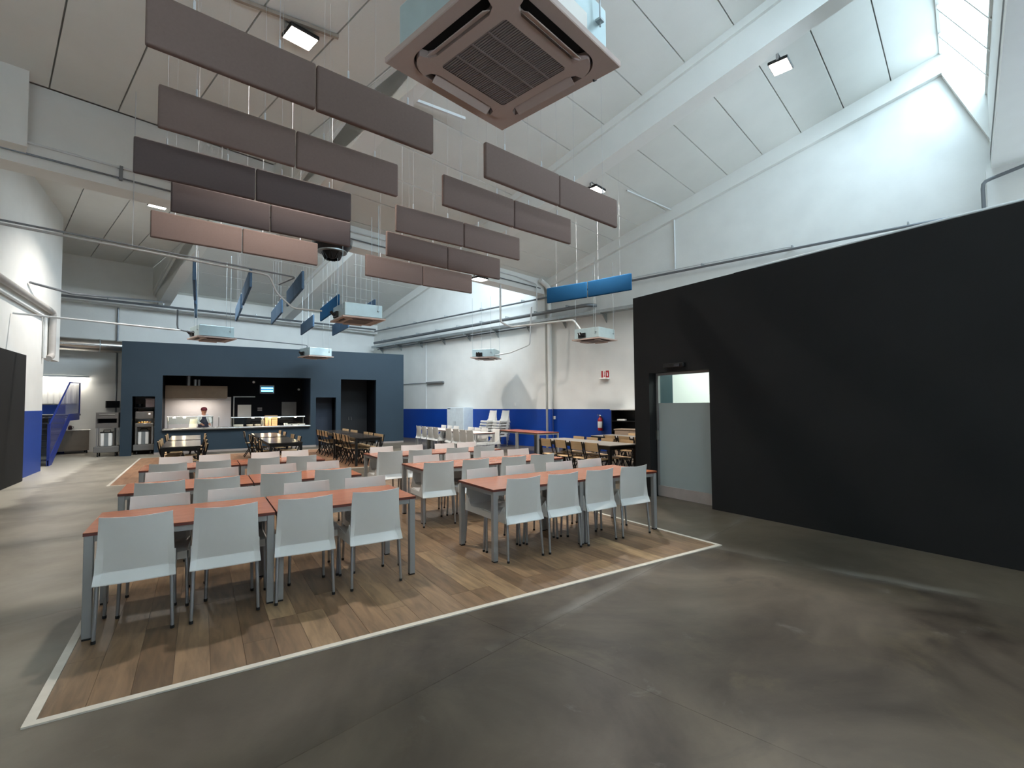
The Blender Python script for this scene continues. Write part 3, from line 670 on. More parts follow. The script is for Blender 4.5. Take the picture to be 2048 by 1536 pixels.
# ================================================================ CEILING CASSETTE UNITS
def rsq(h, r, n=12, notch=None):
    """rounded square outline, 8n points; notch=(half length, radial half width) dents the middle of each side"""
    pts = []
    for q in range(4):
        side = []
        for k in range(n): side.append((h, -(h-r)+2*(h-r)*k/(n-1)))
        if notch:
            side = [((notch[1] + (h-notch[1])*min(1, max(0, (abs(y)-notch[0])/.05)) if abs(y) < notch[0]+.05 else x), y) for x, y in side]
        for k in range(1, n+1):
            a = PI/2*k/(n+1); side.append((h-r+r*math.cos(a), h-r+r*math.sin(a)))
        c, s_ = math.cos(PI/2*q), math.sin(PI/2*q)
        pts += [(x*c-y*s_, x*s_+y*c) for x, y in side]
    return pts
def ac_unit(name, label, loc, rz, big=False):
    t = thing(name, label, 'air conditioner', loc, rz, 'ceiling cassette air conditioners')
    # square decoration panel with a rounded opening
    n = 12; inner = rsq(.400, .14, n); sq = []
    for x, y in inner:
        k = .475/max(abs(x), abs(y)); sq.append((x*k, y*k))
    for q in range(4):                                        # put exact corners on the outer loop
        c, s_ = math.cos(PI/2*q), math.sin(PI/2*q); j = q*2*n+n+n//2-1
        for jj in (j, j+1): sq[jj] = (.475*c-.475*s_, .475*s_+.475*c)
    m = MB(); m.loft([[(x*1.0, y*1.0, .035) for x, y in inner], [(x, y, .0) for x, y in inner], [(x*.992, y*.992, 0) for x, y in sq], [(x, y, .006) for x, y in sq], [(x, y, .035) for x, y in sq], [(x, y, .035) for x, y in inner]])
    m.build('decor_panel', ACW, t)
    MB().box(-.43, .43, -.43, .43, .035, .045).build('air_outlet_box', ACD, t)
    face = rsq(.388, .135, n, (.235, .318))
    m = MB(); vs = [(x, y, -.012) for x, y in face]; vt = [(x, y, .03) for x, y in face]; N_ = len(face)
    inn = [(x*.70, y*.70, -.014) for x, y in rsq(.36, .03, n)]
    m.loft([vt, vs, inn]); m.build('centre_face', ACW, t)
    gr = MB(); 
    for k in range(34):
        y = -.245+k*.49/33; gr.box(y-.0045, y+.0045, -.25, .25, -.012, -.004)
    g = gr.build('grille', ACG, t); g['kind'] = 'stuff'
    MB().box(-.262, .262, -.262, .262, -.002, .004).build('grille_backing', ACD, t)
    for xx in (-.125, 0, .125): MB().box(-.25, .25, xx-.005, xx+.005, -.0145, -.004).build('grille_bar', ACG, t)
    for q in range(4):
        R = Matrix.Rotation(PI/2*q, 4, 'Z')
        m = MB(); m.cbox(-.030, .030, -.222, .222, -.003, .003, .002, R @ Matrix.Translation((.352, 0, -.016)) @ Matrix.Rotation(math.radians(36), 4, 'Y'))
        m.build('flap', ACW, t)
    MB().cbox(-.42, .42, -.42, .42, .045, .335, .012).build('housing', mat('galvanised_ac_housing', (186, 204, 206), .4, .55, var=.05), t)
    for q in range(4):
        R = Matrix.Rotation(PI/2*q, 4, 'Z')
        b = MB().box(.40, .455, .30, .34, .20, .212, R)
        p = R @ Vector((.44, .32, .2)); top = 2.6 if loc[2] > 3.5 else 2.3
        b.tube([(p.x, p.y, .17), (p.x, p.y, top)], .005, 6); b.build('hanger_rod', GALV, t)
    MB().box(.4201, .422, -.12, .06, .10, .26).box(.4201, .422, .10, .22, .14, .24).build('rating_sticker', PAPER, t)
    if big: return t
    m = MB(); m.tube([(-.42, .12, .12), (-.50, .12, .13), (-.56, .12, .20)], .026, 8).tube([(-.42, .2, .13), (-.49, .2, .13), (-.55, .2, .20)], .018, 8).cbox(-.47, -.42, .02, .26, .07, .2, .006)
    m.build('pipe_fitting', BLKM, t)
    return t
big = ac_unit('ceiling_cassette', 'big close square ceiling air conditioner with grille over the nearest tables', (1.43, 2.31, 3.55), A, True)
MB().tube([(-.43, -.20, .07), (-.50, -.17, .075), (-.54, -.12, .14), (-.55, -.10, .28), (-.56, -.12, .8)], .024, 10).build('drain_pipe', mat('black_foam_lagging', (38, 34, 32), .9, var=.2, scale=30), big, True)
MB().box(-.1, .22, -.4205, -.4200, .09, .2).build('rating_sticker', PAPER, big)
m = MB().tube([(.46, -.30, .06), (.485, -.30, .05), (.485, -.30, .01), (.465, -.30, -.005), (.45, -.30, .01)], .006, 6); m.build('hook', BLKM, big)
ac_unit('ceiling_cassette', 'square ceiling air conditioner hung below the bent pipe at mid hall, left of centre', (2.98, 11.2, 3.52), math.radians(4))
ac_unit('ceiling_cassette', 'square ceiling air conditioner lit blue above the left part of the serving partition', (.24, 15.7, 3.45), A)
ac_unit('ceiling_cassette', 'small far ceiling air conditioner before the top edge of the serving partition', (3.62, 19.4, 3.42), A)
ac_unit('ceiling_cassette', 'shaded far ceiling air conditioner before the right white wall', (9.2, 16.3, 3.36), A+.5)
ac_unit('ceiling_cassette', 'ceiling air conditioner close to the left edge of the black partition', (9.72, 10.76, 3.45), A)

# ================================================================ PIPES AND CONDUITS
def pipe(name, label, pts, r, m, n=8, hall=True, clips=0, clipm=None, cat='pipe'):
    P = [B(*p) if hall else Vector(p) for p in pts]
    # round the corners
    Q = [P[0]]
    for i in range(1, len(P)-1):
        a, b, c = P[i-1], P[i], P[i+1]; d = min(.14, (a-b).length*.4, (c-b).length*.4)
        u, v = (a-b).normalized()*d, (c-b).normalized()*d
        Q += [b+u, b+u*.35+v*.07, b+u*.07+v*.35, b+v]
    Q.append(P[-1])
    o0 = P[0].copy(); Q = [q-o0 for q in Q]
    if not clips:
        o = MB().tube(Q, r, n).build(name, m, None, True); o.location = o0; return tag(o, label, cat)
    t = thing(name, label, cat, o0); MB().tube(Q, r, n).build('tube', m, t, True)
    a, b = Q[0], Q[-1] if len(P) == 2 else Q[1]
    for k in range(clips):
        p = a.lerp(b, (k+.5)/clips)
        if hall: d = B(1, 0)
        MB().bar(p+Vector((0, 0, r)), p+Vector((0, 0, r+.05)), .03, .03).bar(p+Vector((0, 0, r+.05))-B(.02, 0), p+Vector((0, 0, r+.05))+B(clipm or .2, 0), .03, .03).build('bracket', GALV, t)
    return t
pipe('heating_pipe', 'thick grey pipe running along the right white wall with an elbow at its end', [(14.0, 23.0, 4.92), (14.0, 9.5, 5.0), (14.28, 9.3, 5.0)], .065, PIPEG, 12, clips=9, clipm=.33)
pipe('conduit', 'thin grey conduit along the right wall above the thick pipe, passing over the black partition', [(14.15, 23.2, 5.58), (14.15, -.3, 5.58)], .035, PIPEG, 8, clips=10, clipm=.18)
pipe('conduit', 'pale thin conduit running just above the grey conduit on the right wall', [(14.25, 11.0, 5.72), (14.25, 3.3, 5.68), (14.25, 3.1, 5.60)], .018, PIPEW)
t = thing('cable_tray', 'pale cable tray along the right white wall below the thick pipe', 'tray', (0, 0, 0), A)
MB().box(13.95, 14.25, 6.6, 23.2, 4.66, 4.68).box(13.94, 13.955, 6.6, 23.2, 4.66, 4.76).box(14.245, 14.26, 6.6, 23.2, 4.66, 4.76).build('channel', GALV, t)
for k in range(10):
    y = 7.2+k*1.72; MB().box(13.9, 14.34, y-.02, y+.02, 4.62, 4.66).prism([(14.05, 4.62), (14.33, 4.62), (14.33, 4.36)], y-.015, y+.015, 'y').build('bracket', GALV, t)
pipe('cable_conduit', 'grey conduit on the wall below the cable tray at right', [(14.2, 23, 4.58), (14.2, 12.2, 4.58)], .03, PIPEG)
# rain pipe by the column
rp = pipe('rain_pipe', 'white round rain pipe running down beside the column on the right wall', [(13.75, 11.35, 6.15), (14.12, 11.35, 6.02), (14.2, 11.3, 5.9), (14.2, 11.3, 0)], .085, BEAM, 14)
MB().lathe([(.087, 0), (.0875, .01), (.0875, 1.42), (.087, 1.43)], B(14.2, 11.3, 0) - Vector(rp.location), 14).build('blue_paint', BLUE, rp, True)
pipe('conduit', 'thin white conduit going up the right wall to the roof near the beam', [(14.3, 6.45, 5.62), (14.3, 6.45, 7.45)], .022, PIPEW)
pipe('conduit', 'short pale conduit lying on the ceiling slab above the right wall', [(11.9, 6.7, 7.48), (14.25, 6.5, 7.55)], .022, PIPEW)
pipe('wall_seam', 'thin painted conduit rising on the right white wall far left', [(14.31, 18.93, 1.44), (14.31, 18.93, 4.6)], .02, PIPEW)
pipe('conduit', 'thin level conduit on the white wall right of the serving partition', [(14.3, 18.9, 2.66), (14.3, 21.4, 2.66)], .015, PIPEG)
wt = thing('wall_tube_lamp', 'switched off grey tube lamp on the white wall right of the serving partition', 'lamp', B(14.25, 18.2, 2.62), A)
MB().cbox(-.04, .07, -.62, .62, 0, .08, .01).build('housing', PIPEG, wt); MB().box(-.045, -.04, -.6, .6, .01, .07).build('diffuser', mat('grey_diffuser', (130, 130, 128), .5), wt)
# conduits across the hall in front of the far gutter
pipe('conduit', 'upper long conduit of the pair crossing the hall below the gutter beam', [(-.6, 10.42, 4.42), (4.45, 10.42, 4.36), (4.45, 11.3, 4.36)], .017, PIPEG, 8)
pipe('conduit', 'lower long conduit of the pair crossing the hall, bending down to the air conditioner', [(-.6, 10.40, 4.36), (3.9, 10.40, 4.30), (4.02, 10.35, 3.95), (4.35, 10.3, 3.66), (4.9, 10.15, 3.66)], .020, mat('dull_conduit', (166, 166, 164), .4, .4), 8)
pipe('hanger_rod', 'steel hanger rod holding the conduit pair at left', [(1.65, 10.41, 4.38), (1.65, 10.41, 7.1)], .006, WIRE, 6, cat='rod')
pipe('conduit', 'thin conduits clipped on the gutter beam face', [(-.5, 11.47, 5.9), (13.9, 11.47, 5.9)], .018, PIPEG)
pipe('conduit', 'thin conduit on the ledge of the gutter beam at left', [(-.5, 11.47, 6.1), (12.6, 11.47, 6.1), (13.6, 11.40, 6.0), (13.6, 11.4, 5.0)], .022, PIPEW)
m = MB()
gb = thing('beam_bracket', 'small dark bracket on the gutter beam at upper left', 'bracket', B(1.62, 11.46, 5.86), A)
MB().box(-.025, .025, -.04, .04, 0, .26).box(-.05, .05, .0, .04, .22, .26).build('plate', PIPEG, gb)
pipe('conduit', 'grey conduit along the back wall, dropping to the air conditioner at left', [(.4, 22.9, 5.50), (14.0, 22.9, 5.62)], .045, PIPEG, 8, clips=8, clipm=.02)
pipe('conduit', 'shiny conduit from the left wall to the blue lit air conditioner', [(.345, 14.9, 3.65), (3.4, 14.9, 3.60)], .022, PIPEW)
pipe('conduit', 'short conduit dropping to the blue lit air conditioner', [(3.35, 15.0, 4.15), (3.35, 15.0, 3.62), (3.75, 15.05, 3.60)], .020, PIPEG)
pipe('conduit', 'thin conduit between the two air conditioners before the serving partition', [(4.6, 15.2, 3.56), (8.1, 17.9, 3.86), (8.1, 18.1, 3.5)], .016, PIPEG)
pipe('conduit', 'white conduit looping down from the gutter beam to the wall tray', [(11.6, 11.3, 5.6), (11.6, 11.3, 4.35), (12.0, 11.2, 4.22), (12.1, 8.7, 4.16), (12.1, 8.45, 3.85), (11.8, 8.3, 3.66), (11.62, 8.15, 3.62)], .032, PIPEW, 10)
pipe('conduit', 'white conduit curving down to the shaded far air conditioner', [(13.3, 11.4, 5.1), (13.3, 11.5, 3.75), (13.2, 12.4, 3.52), (12.95, 13.1, 3.45)], .026, PIPEW, 10)
pipe('wall_seam', 'vertical pipe on the back wall left of the serving partition', [(3.35, 23.52, 0), (3.35, 23.52, 5.4)], .03, PIPEG)
pipe('pipe', 'grey pipe along the left wall ending in a downward bend', [(-3.36, 2, 4.22), (-3.36, 17.55, 4.17), (-3.36, 17.55, 3.0), (-3.36, 17.2, 2.9)], .075, mat('grey_painted_pipe', (168, 164, 160), .5), 12, hall=False)
pipe('pipe', 'thinner grey pipe below the other on the left wall', [(-3.40, 2, 4.0), (-3.40, 16.9, 3.95), (-3.40, 17.0, 3.75), (-3.40, 17.0, 2.9)], .035, PIPEW, 10, hall=False)
pipe('conduit', 'dark conduit leaving the left wall toward the back of the hall', [(-3.40, 15.6, 4.55), (-2.9, 17.0, 4.62), (-1.2, 21.0, 5.3)], .03, PIPEG, 8, hall=False)
# spiral ventilation duct
vd = thing('ventilation_duct', 'shiny round ventilation duct running into the serving partition at left', 'duct', B(-3.5, 23.05, 3.86), A)
MB().tube([(0, 0, 0), (8, 0, 0)], .235, 24).build('duct_pipe', mat('polished_duct', (196, 192, 186), .22, .95, var=.04), vd, True)
for k in range(7): MB().tube([(.5+k*1.15, 0, 0), (.53+k*1.15, 0, 0)], .243, 24).build('seam_ring', GALV, vd)
# ceiling rails
for lb, p, q in (('thin brown rail on the flat ceiling above the nearest taupe baffles', (.29, 7.39, 7.13), (1.66, 7.38, 7.13)), ('thin white rail on the flat ceiling above the big air conditioner', (2.92, 8.16, 7.1), (4.2, 8.22, 7.1))):
    p, q = Vector(p), Vector(q); o = MB().bar((0, 0, 0), q-p, .05, .05).build('ceiling_rail', mat('brown_rail', (150, 138, 126), .7) if 'brown' in lb else PIPEW); o.location = p; tag(o, lb, 'rail')
for k in range(4):
    t = thing('ceiling_clip', f'small grey clip on the ceiling joint at upper left, {("nearest", "second", "third", "farthest")[k]} of four', 'clip', B(-.32, 8.0+k*.95, 7.165), A, 'clips at the ceiling joint')
    MB().bar((0, 0, 0), (.08, .03, -.10), .02, .03).bar((.08, .03, -.1), (-.02, .10, -.16), .02, .03).build('hook', PIPEG, t)
pp = pipe('wall_pipe', 'dark bent pipe on the pier above the black partition at far right', [(14.0, -.36, 4.9), (14.0, -.36, 6.15), (13.9, -1.1, 6.3)], .035, PIPEG, 10)

# ================================================================ FLOODLIGHTS
def flood(label, x, y, z, lit=FLOOD_W):
    t = thing('floodlight', label, 'floodlight', B(x, y, z), A, 'ceiling floodlights')
    MB().cbox(-.21, .21, -.17, .17, -.16, -.10, .015).build('housing', BLKM, t)
    MB().box(-.19, .19, -.15, .15, -.166, -.160).build('lens', LENS, t)
    MB().box(-.225, -.21, -.02, .02, -.13, .0).box(.21, .225, -.02, .02, -.13, .0).box(-.225, .225, -.02, .02, -.012, .0).build('bracket', GREYMET, t)
    light('floodlight_beam', 'AREA', (0, 0, -.18), lit, FLOOD_C, .36, t, (0, 0, 0), .28, math.radians(125))
flood('bright square floodlight on the flat ceiling above the nearest taupe baffles', 3.02, 7.0, 7.165, 130)
flood('bright floodlight under the roof rafter at upper right', 9.95, 2.36, 8.02)
flood('bright floodlight under the roof rafter behind the right taupe baffles', 9.95, 6.45, 6.93)
flood('floodlight glimpsed behind the left end of the farthest left baffle row', 3.02, 15.75, 7.165, 190)
flood('floodlight beyond the gutter beam right of the farthest right baffle row', 9.95, 10.55, 5.5, 90)
flood('added unseen floodlight under the far rafter, behind the right taupe baffles', 9.95, 14.36, 7.94, 170)  # extra lamp added out of sight to brighten the back bay

# ================================================================ DESTRATIFICATION FAN
fn = thing('ceiling_fan', 'round silver ceiling fan unit with black vanes between the baffle clusters', 'fan', (2.54, 11.76, 5.19))
zt = 7.16-5.19
MB().lathe([(.42, .16), (.44, .16), (.45, .30), (.43, .32), (.40, .32), (.36, .30), (.36, .18)], (0, 0, 0), 28).build('shroud', GALV, fn, True)
MB().lathe([(.30, .02), (.33, .02), (.42, .155), (.40, .16), (.29, .10)], (0, 0, 0), 28).build('skirt_ring', BLKM, fn, True)
MB().lathe([(.30, -.01), (.325, -.01), (.325, .022), (.30, .022)], (0, 0, 0), 28).build('rim', GALV, fn, True)
for k in range(8):
    a = 2*PI*k/8; R = Matrix.Rotation(a, 4, 'Z')
    MB().cbox(-.012, .012, -.10, .10, -.19, .0, .005, R @ Matrix.Translation((.22, 0, 0)) @ Matrix.Rotation(math.radians(28), 4, 'Y')).build('vane', BLKM, fn)
MB().lathe([(.05, -.15), (.09, -.10), (.09, .22), (.05, .25)], (0, 0, 0), 16).build('motor_hub', BLKM, fn, True)
m = MB()
for k in range(3):
    a = 2*PI*k/3; c_, s_ = math.cos(a), math.sin(a)
    m.bar((.05*c_, .05*s_, .2), (.37*c_, .37*s_, .24), .03, .02)
m.build('spider', GALV, fn)
for k in range(3):
    a = 2*PI*k/3+.4; MB().tube([(.43*math.cos(a), .43*math.sin(a), .3), (.43*math.cos(a), .43*math.sin(a), zt)], .005, 6).build('hanger_rod', WIRE, fn)

# ================================================================ SERVING COUNTER
ct = thing('serving_counter', 'long steel topped serving counter set in the hatch of the dark blue partition', 'counter', (1.3, SY, 0))
MB().cbox(-2.39, 2.37, -.10, .72, .80, .86, .012).build('worktop', STEEL, ct)
MB().box(-2.38, 2.36, ST+.02, .66, .10, .80).build('counter_body', STEEL, ct)
MB().box(-2.36, 2.34, ST+.06, .62, 0, .10).build('plinth', DARK, ct)
for k in range(4):
    x = -2.05+k*.42; MB().box(x, x+.36, .22, .62, .8601, .866).box(x+.02, x+.34, .24, .60, .866, .869).build('food_well', mat('well_rim', (210, 206, 200), .25, .8), ct)
def guard(name, label, x0, x1, y, z, posts):
    t = thing(name, label, 'sneeze guard', (x0, y, .86))
    L = x1-x0; h = z-.86
    for p in posts: MB().tube([(p, .1, 0), (p, .1, h), (p, -.12, h)], .014, 8).build('post', STEEL, t, True)
    MB().tube([(0, -.14, h), (L, -.14, h)], .016, 8).build('rail', STEEL, t, True)
    MB().box(0, L, -.14, .16, h+.008, h+.014).build('glass_shelf', CLEAR, t)
    MB().box(0, L, -.155, -.149, h-.26, h).build('glass_front', CLEAR, t)
    return t
g1 = guard('sneeze_guard', 'glass sneeze guard with lit heat lamps on the left half of the serving counter', -.97, .40, 20.95, 1.27, (.02, 1.35))
g2 = guard('sneeze_guard', 'bright glass sneeze guard on the right half of the serving counter', .96, 3.50, 20.95, 1.20, (.02, 1.27, 2.52))
MB().box(0, 2.54, -.13, .15, .352, .372).build('lamp_canopy', STEEL, g2)
for g, xs_, h in ((g1, (.20, .50), .38), (g2, (.72, 1.05, 1.30, 1.62, 2.2), .325)):
    for xx in xs_:
        MB().lathe([(.035, .0), (.045, -.012), (.02, -.018)], (xx, -.06, h), 10).build('heat_lamp', HEATL, g)
        light('heat_lamp_beam', 'POINT', (xx, -.06, h-.05), 3.2, (1, .74, .5), .04, g)
tapo = thing('tall_tap', 'thin steel tap standing between the two sneeze guards', 'tap', (.58, 21.05, .86))
MB().tube([(0, 0, 0), (0, 0, .34), (0, -.06, .40), (0, -.14, .38), (0, -.15, .33)], .012, 8).build('spout', STEEL, tapo, True); MB().lathe([(.03, 0), (.03, .02), (.015, .03)], (0, 0, 0), 12).build('base', STEEL, tapo)
def slab_item(name, label, cat, x0, x1, y0, y1, z0, z1, m, part=None):
    t = thing(name, label, cat, ((x0+x1)/2, (y0+y1)/2, z0)); a, b, h = (x1-x0)/2, (y1-y0)/2, z1-z0
    return t, a, b, h
TOPZ = .862
for k in range(4):
    o = MB().cbox(-.15, .15, -.11, .11, 0, .018, .006).box(-.16, .16, -.12, .12, .015, .019).build('tray', PAPER); o.location = (1.22, 21.2, TOPZ+.02*k)
    tag(o, f'white tray on the counter left of the plates, {("bottom", "second", "third", "top")[k]} of its stack', 'tray', 'trays on the serving counter')
pl_me = MB().lathe([(.06, 0), (.07, .003), (.115, .016), (.118, .019), (.07, .008), (.0, .007)], (0, 0, 0), 20).mesh('plate', PAPER)
for s in range(2):
    for k in range(7):
        o = bpy.data.objects.new('plate', pl_me); C.objects.link(o); o.location = (1.60+.27*s, 21.15, TOPZ+.009*k)
        tag(o, f'white plate in the {("left", "right")[s]} plate pile under the heat lamps', 'plate', f'plates in the {("left", "right")[s]} pile')
o = MB().lathe([(.055, 0), (.06, .01), (.06, .2), (.05, .215), (.05, .24), (.012, .25), (.012, .265)], (0, 0, 0), 16).build('canister', STEEL); o.location = (2.03, 21.12, TOPZ); tag(o, 'steel lidded canister beside the cardboard boxes on the counter', 'canister')
for k, (x, z0, wd, h) in enumerate(((2.22, 0, .20, .26), (2.44, 0, .20, .24), (2.33, .262, .44, .13))):
    t = thing('cardboard_box', f'brown cardboard box on the counter, {("lower left", "lower right", "top")[k]} one of three', 'box', (x, 21.2, TOPZ+z0))
    MB().cbox(-wd/2, wd/2, -.14, .14, 0, h, .004).build('carton', CARD, t); MB().box(-wd/2+.002, wd/2-.002, -.02, .02, h, h+.001).build('packing_tape', mat('tape', (206, 180, 150), .4), t)
for k in range(3):
    t = thing('serving_dish', f'white serving dish at the right end of the counter, {("left", "middle", "right")[k]} one', 'dish', (2.92+.25*k, 21.1, TOPZ))
    MB().cbox(-.11, .11, -.15, .15, 0, .05, .012).build('dish_body', PAPER, t); MB().box(-.125, .125, -.165, .165, .044, .05).build('rim', PAPER, t)
for k in range(2):
    o = MB().lathe([(.028, 0), (.036, .09), (.034, .09), (.026, .006), (0, .006)], (0, 0, 0), 12).build('cup', PAPER); o.location = (2.78+.07*k, 20.9, TOPZ); tag(o, f'small white cup near the right serving dishes, {("left", "right")[k]} one', 'cup')
hp = thing('white_menu_board', 'leaning white sheet board beside the cook on the counter', 'board', (-.22, 20.93, TOPZ), -.3)
MB().bar((0, 0, .005), (.0, .12, .31), .02, .24, (1, 0, 0)).build('sheet', mat('cream_board', (222, 216, 200), .7), hp); MB().bar((0, .16, .0), (0, .10, .26), .012, .04, (1, 0, 0)).build('strut', PAPER, hp)
# kitchen behind
hd = thing('extractor_hood', 'wide brushed steel extractor hood with two ducts above the cook', 'hood', (-.12, 22.45, 1.94))
MB().prism([(-.45, 0), (.5, 0), (.5, .47), (-.42, .47)], -.98, 1.0, 'x').build('canopy', mat('warm_steel', (128, 108, 90), .38, .6, var=.06), hd)
MB().box(-.95, .97, -.42, .45, -.012, 0).build('filter', mat('filter_steel', (150, 140, 126), .4, .8), hd)
MB().tube([(-.28, 0, .47), (-.28, 0, 1.0)], .075, 14).build('duct', STEEL, hd, True); MB().tube([(-.06, 0, .47), (-.06, 0, .72)], .06, 14).tube([(.06, .05, .47), (.06, .05, .72)], .05, 14).build('duct', STEEL, hd, True)
light('hood_fill_light', 'AREA', (0, 0, -.03), 13, (1, .90, .80), 1.2, hd, (0, 0, 0), .3)  # unseen fill added under the hood to brighten the white kitchen wall
kdoor = thing('kitchen_door', 'black kitchen door with a thin bright steel frame and white notice', 'door', (1.53, 22.97, 0))
MB().box(-.36, .36, 0, .03, 0, 1.99).build('leaf', DARK, kdoor); MB().box(-.40, .39, -.02, .03, 1.99, 2.03).box(-.40, -.36, -.02, .03, 0, 1.99).build('frame', STEEL, kdoor)
MB().box(-.24, .25, -.006, 0, 1.14, 1.68).build('notice', PAPER, kdoor)
gbd = MB().cbox(-.29, .29, -.02, .02, 0, .68, .01).build('grey_board', mat('grey_board', (120, 122, 124), .5)); gbd.location = (3.22, 22.95, 1.11); tag(gbd, 'plain grey board on the black kitchen wall at the right', 'board')
ik = thing('insect_lamp', 'blue glowing insect lamp high on the black kitchen wall', 'lamp', (2.36, 22.9, 2.15))
MB().box(-.27, .27, 0, .08, .30, .34).box(-.27, .27, 0, .08, 0, .03).box(-.27, -.23, 0, .08, .03, .30).box(.23, .27, 0, .08, .03, .30).build('case', PAPER, ik)
for zz in (.11, .22): MB().tube([(-.22, .03, zz), (.22, .03, zz)], .035, 10).build('tube', BLUEL, ik)
for k in range(2):
    o = MB().box(-.085, .085, -.006, .006, 0, .05).build('door_sign', mat('grey_sign', (150, 150, 150), .5)); o.location = (2.1, 22.98, 1.43+.08*k); tag(o, f'small pale sign plate on the black kitchen wall, {("lower", "upper")[k]} of two', 'sign')
for k, (x, z_) in enumerate(((1.86, 2.62), (3.6, 2.33))):
    o = MB().lathe([(.05, 0), (.05, .02), (.03, .045), (0, .05)], (0, 0, 0), 12).build('smoke_detector', PAPER); o.location = (x, 22.98, z_); o.rotation_euler = (PI/2, 0, 0); tag(o, f'small white round detector on the black kitchen wall, {("left", "right")[k]} one', 'detector')

# ================================================================ THE COOK
def skin_mesh(name, verts, edges, radii, m, parent, root=0, lvl=1):
    me = bpy.data.meshes.new(name); me.from_pydata(verts, edges, []); me.materials.append(m)
    o = bpy.data.objects.new(name, me); C.objects.link(o)
    if parent: o.parent = parent
    o.modifiers.new('skin', 'SKIN'); sv = me.skin_vertices[0].data
    for i, r in enumerate(radii):
        sv[i].radius = r if isinstance(r, tuple) else (r, r); sv[i].use_root = (i == root)
    s = o.modifiers.new('sub', 'SUBSURF'); s.levels = lvl; s.render_levels = lvl
    o.modifiers['skin'].use_smooth_shade = True
    return o
def cook():
    t = thing('person', 'person in maroon cap, white sleeves and dark apron working behind the serving counter', 'person', (.08, 21.62, 0), PI+.25)
    v, e, r = [], [], []
    def p(co, rad, frm=None):
        v.append(co); r.append(rad)
        if frm is not None: e.append((frm, len(v)-1))
        return len(v)-1
    pel = p((0, 0, .90), (.15, .11)); sp = p((0, .02, 1.03), (.13, .10), pel); ch = p((0, .06, 1.19), (.15, .11), sp); cl = p((0, .08, 1.27), (.10, .08), ch)
    nk = p((0, .11, 1.34), .055, cl); hb = p((0, .14, 1.40), .070, nk); hm = p((0, .155, 1.47), (.078, .092), hb); ht = p((0, .15, 1.535), .055, hm)
    p((0, .262, 1.445), .012, hm)                                                           # nose
    for s in (-1, 1):
        p((s*.088, .14, 1.45), .014, hm)                                                    # ear
        hip = p((s*.09, 0, .84), .092, pel); kn = p((s*.10, .02, .47), .062, hip); an = p((s*.10, -.02, .09), .042, kn); p((s*.11, .15, .035), .034, an)
        sh = p((s*.165, .08, 1.255), .06, cl); el_ = p((s*.225, .16, 1.06), .044, sh); wr_ = p((s*.13, .36, .985), .028, el_); pm_ = p((s*.11, .43, .965), (.036, .018), wr_)
        for k, ln in enumerate((.055, .065, .06, .045)):
            a = p((s*(.085+.018*k), .455, .958), .0085, pm_); b = p((s*(.082+.019*k), .455+ln*.6, .945), .008, a); p((s*(.082+.019*k), .455+ln, .925), .007, b)
        a = p((s*.075, .42, .958), .010, pm_); p((s*.055, .45, .945), .009, a)
    skin_mesh('body', v, e, r, SKIN, t, 0, 2)
    for s in (-1, 1):
        MB().lathe([(.0, -.009), (.009, 0), (0, .009)], (s*.032, .240, 1.47), 8).build('eye', HAIR, t)
    MB().cbox(-.025, .025, .232, .242, 1.405, 1.414, .003).build('mouth', MAROON, t)
    v, e, r = [], [], []
    a = p((0, 0, .84), (.165, .125)); b = p((0, .02, 1.03), (.150, .118), a); c = p((0, .06, 1.19), (.168, .125), b); d = p((0, .085, 1.29), (.105, .085), c)
    for s in (-1, 1):
        sh = p((s*.168, .08, 1.258), .074, d); el_ = p((s*.228, .16, 1.06), .058, sh); p((s*.14, .34, .995), .040, el_)
    skin_mesh('jacket', v, e, r, WCLOTH, t, 0, 2)
    v, e, r = [], [], []
    a = p((0, 0, .88), (.16, .122))
    for s in (-1, 1):
        h_ = p((s*.09, 0, .80), .105, a); k_ = p((s*.10, .02, .47), .078, h_); p((s*.10, -.02, .10), .062, k_)
    skin_mesh('trousers', v, e, r, NCLOTH, t, 0, 2)
    m = MB(); rows = []
    for z_, yy, hw in ((1.24, .205, .09), (1.10, .185, .11), (.98, .165, .17), (.70, .165, .18), (.48, .17, .18)):
        f_ = [(u*hw, yy-.07*u*u, z_) for u in (-1, -.5, 0, .5, 1)]; rows.append(f_+[(x, y+.008, z) for x, y, z in f_[::-1]])
    m.loft(rows, True, True).build('apron', NCLOTH, t, True)
    m = MB(); m.lathe([(.098, 1.475), (.104, 1.50), (.104, 1.53), (.085, 1.575), (.04, 1.60), (0, 1.605)], (0, .145, 0), 18)
    m.cbox(-.07, .07, .235, .30, 1.484, 1.494, .004).build('cap', MAROON, t, True)
    for s in (-1, 1): MB().cbox(s*.105-.048, s*.105+.048, -.09, .19, 0, .085, .03).build('shoe', BLKM, t, True)
cook()

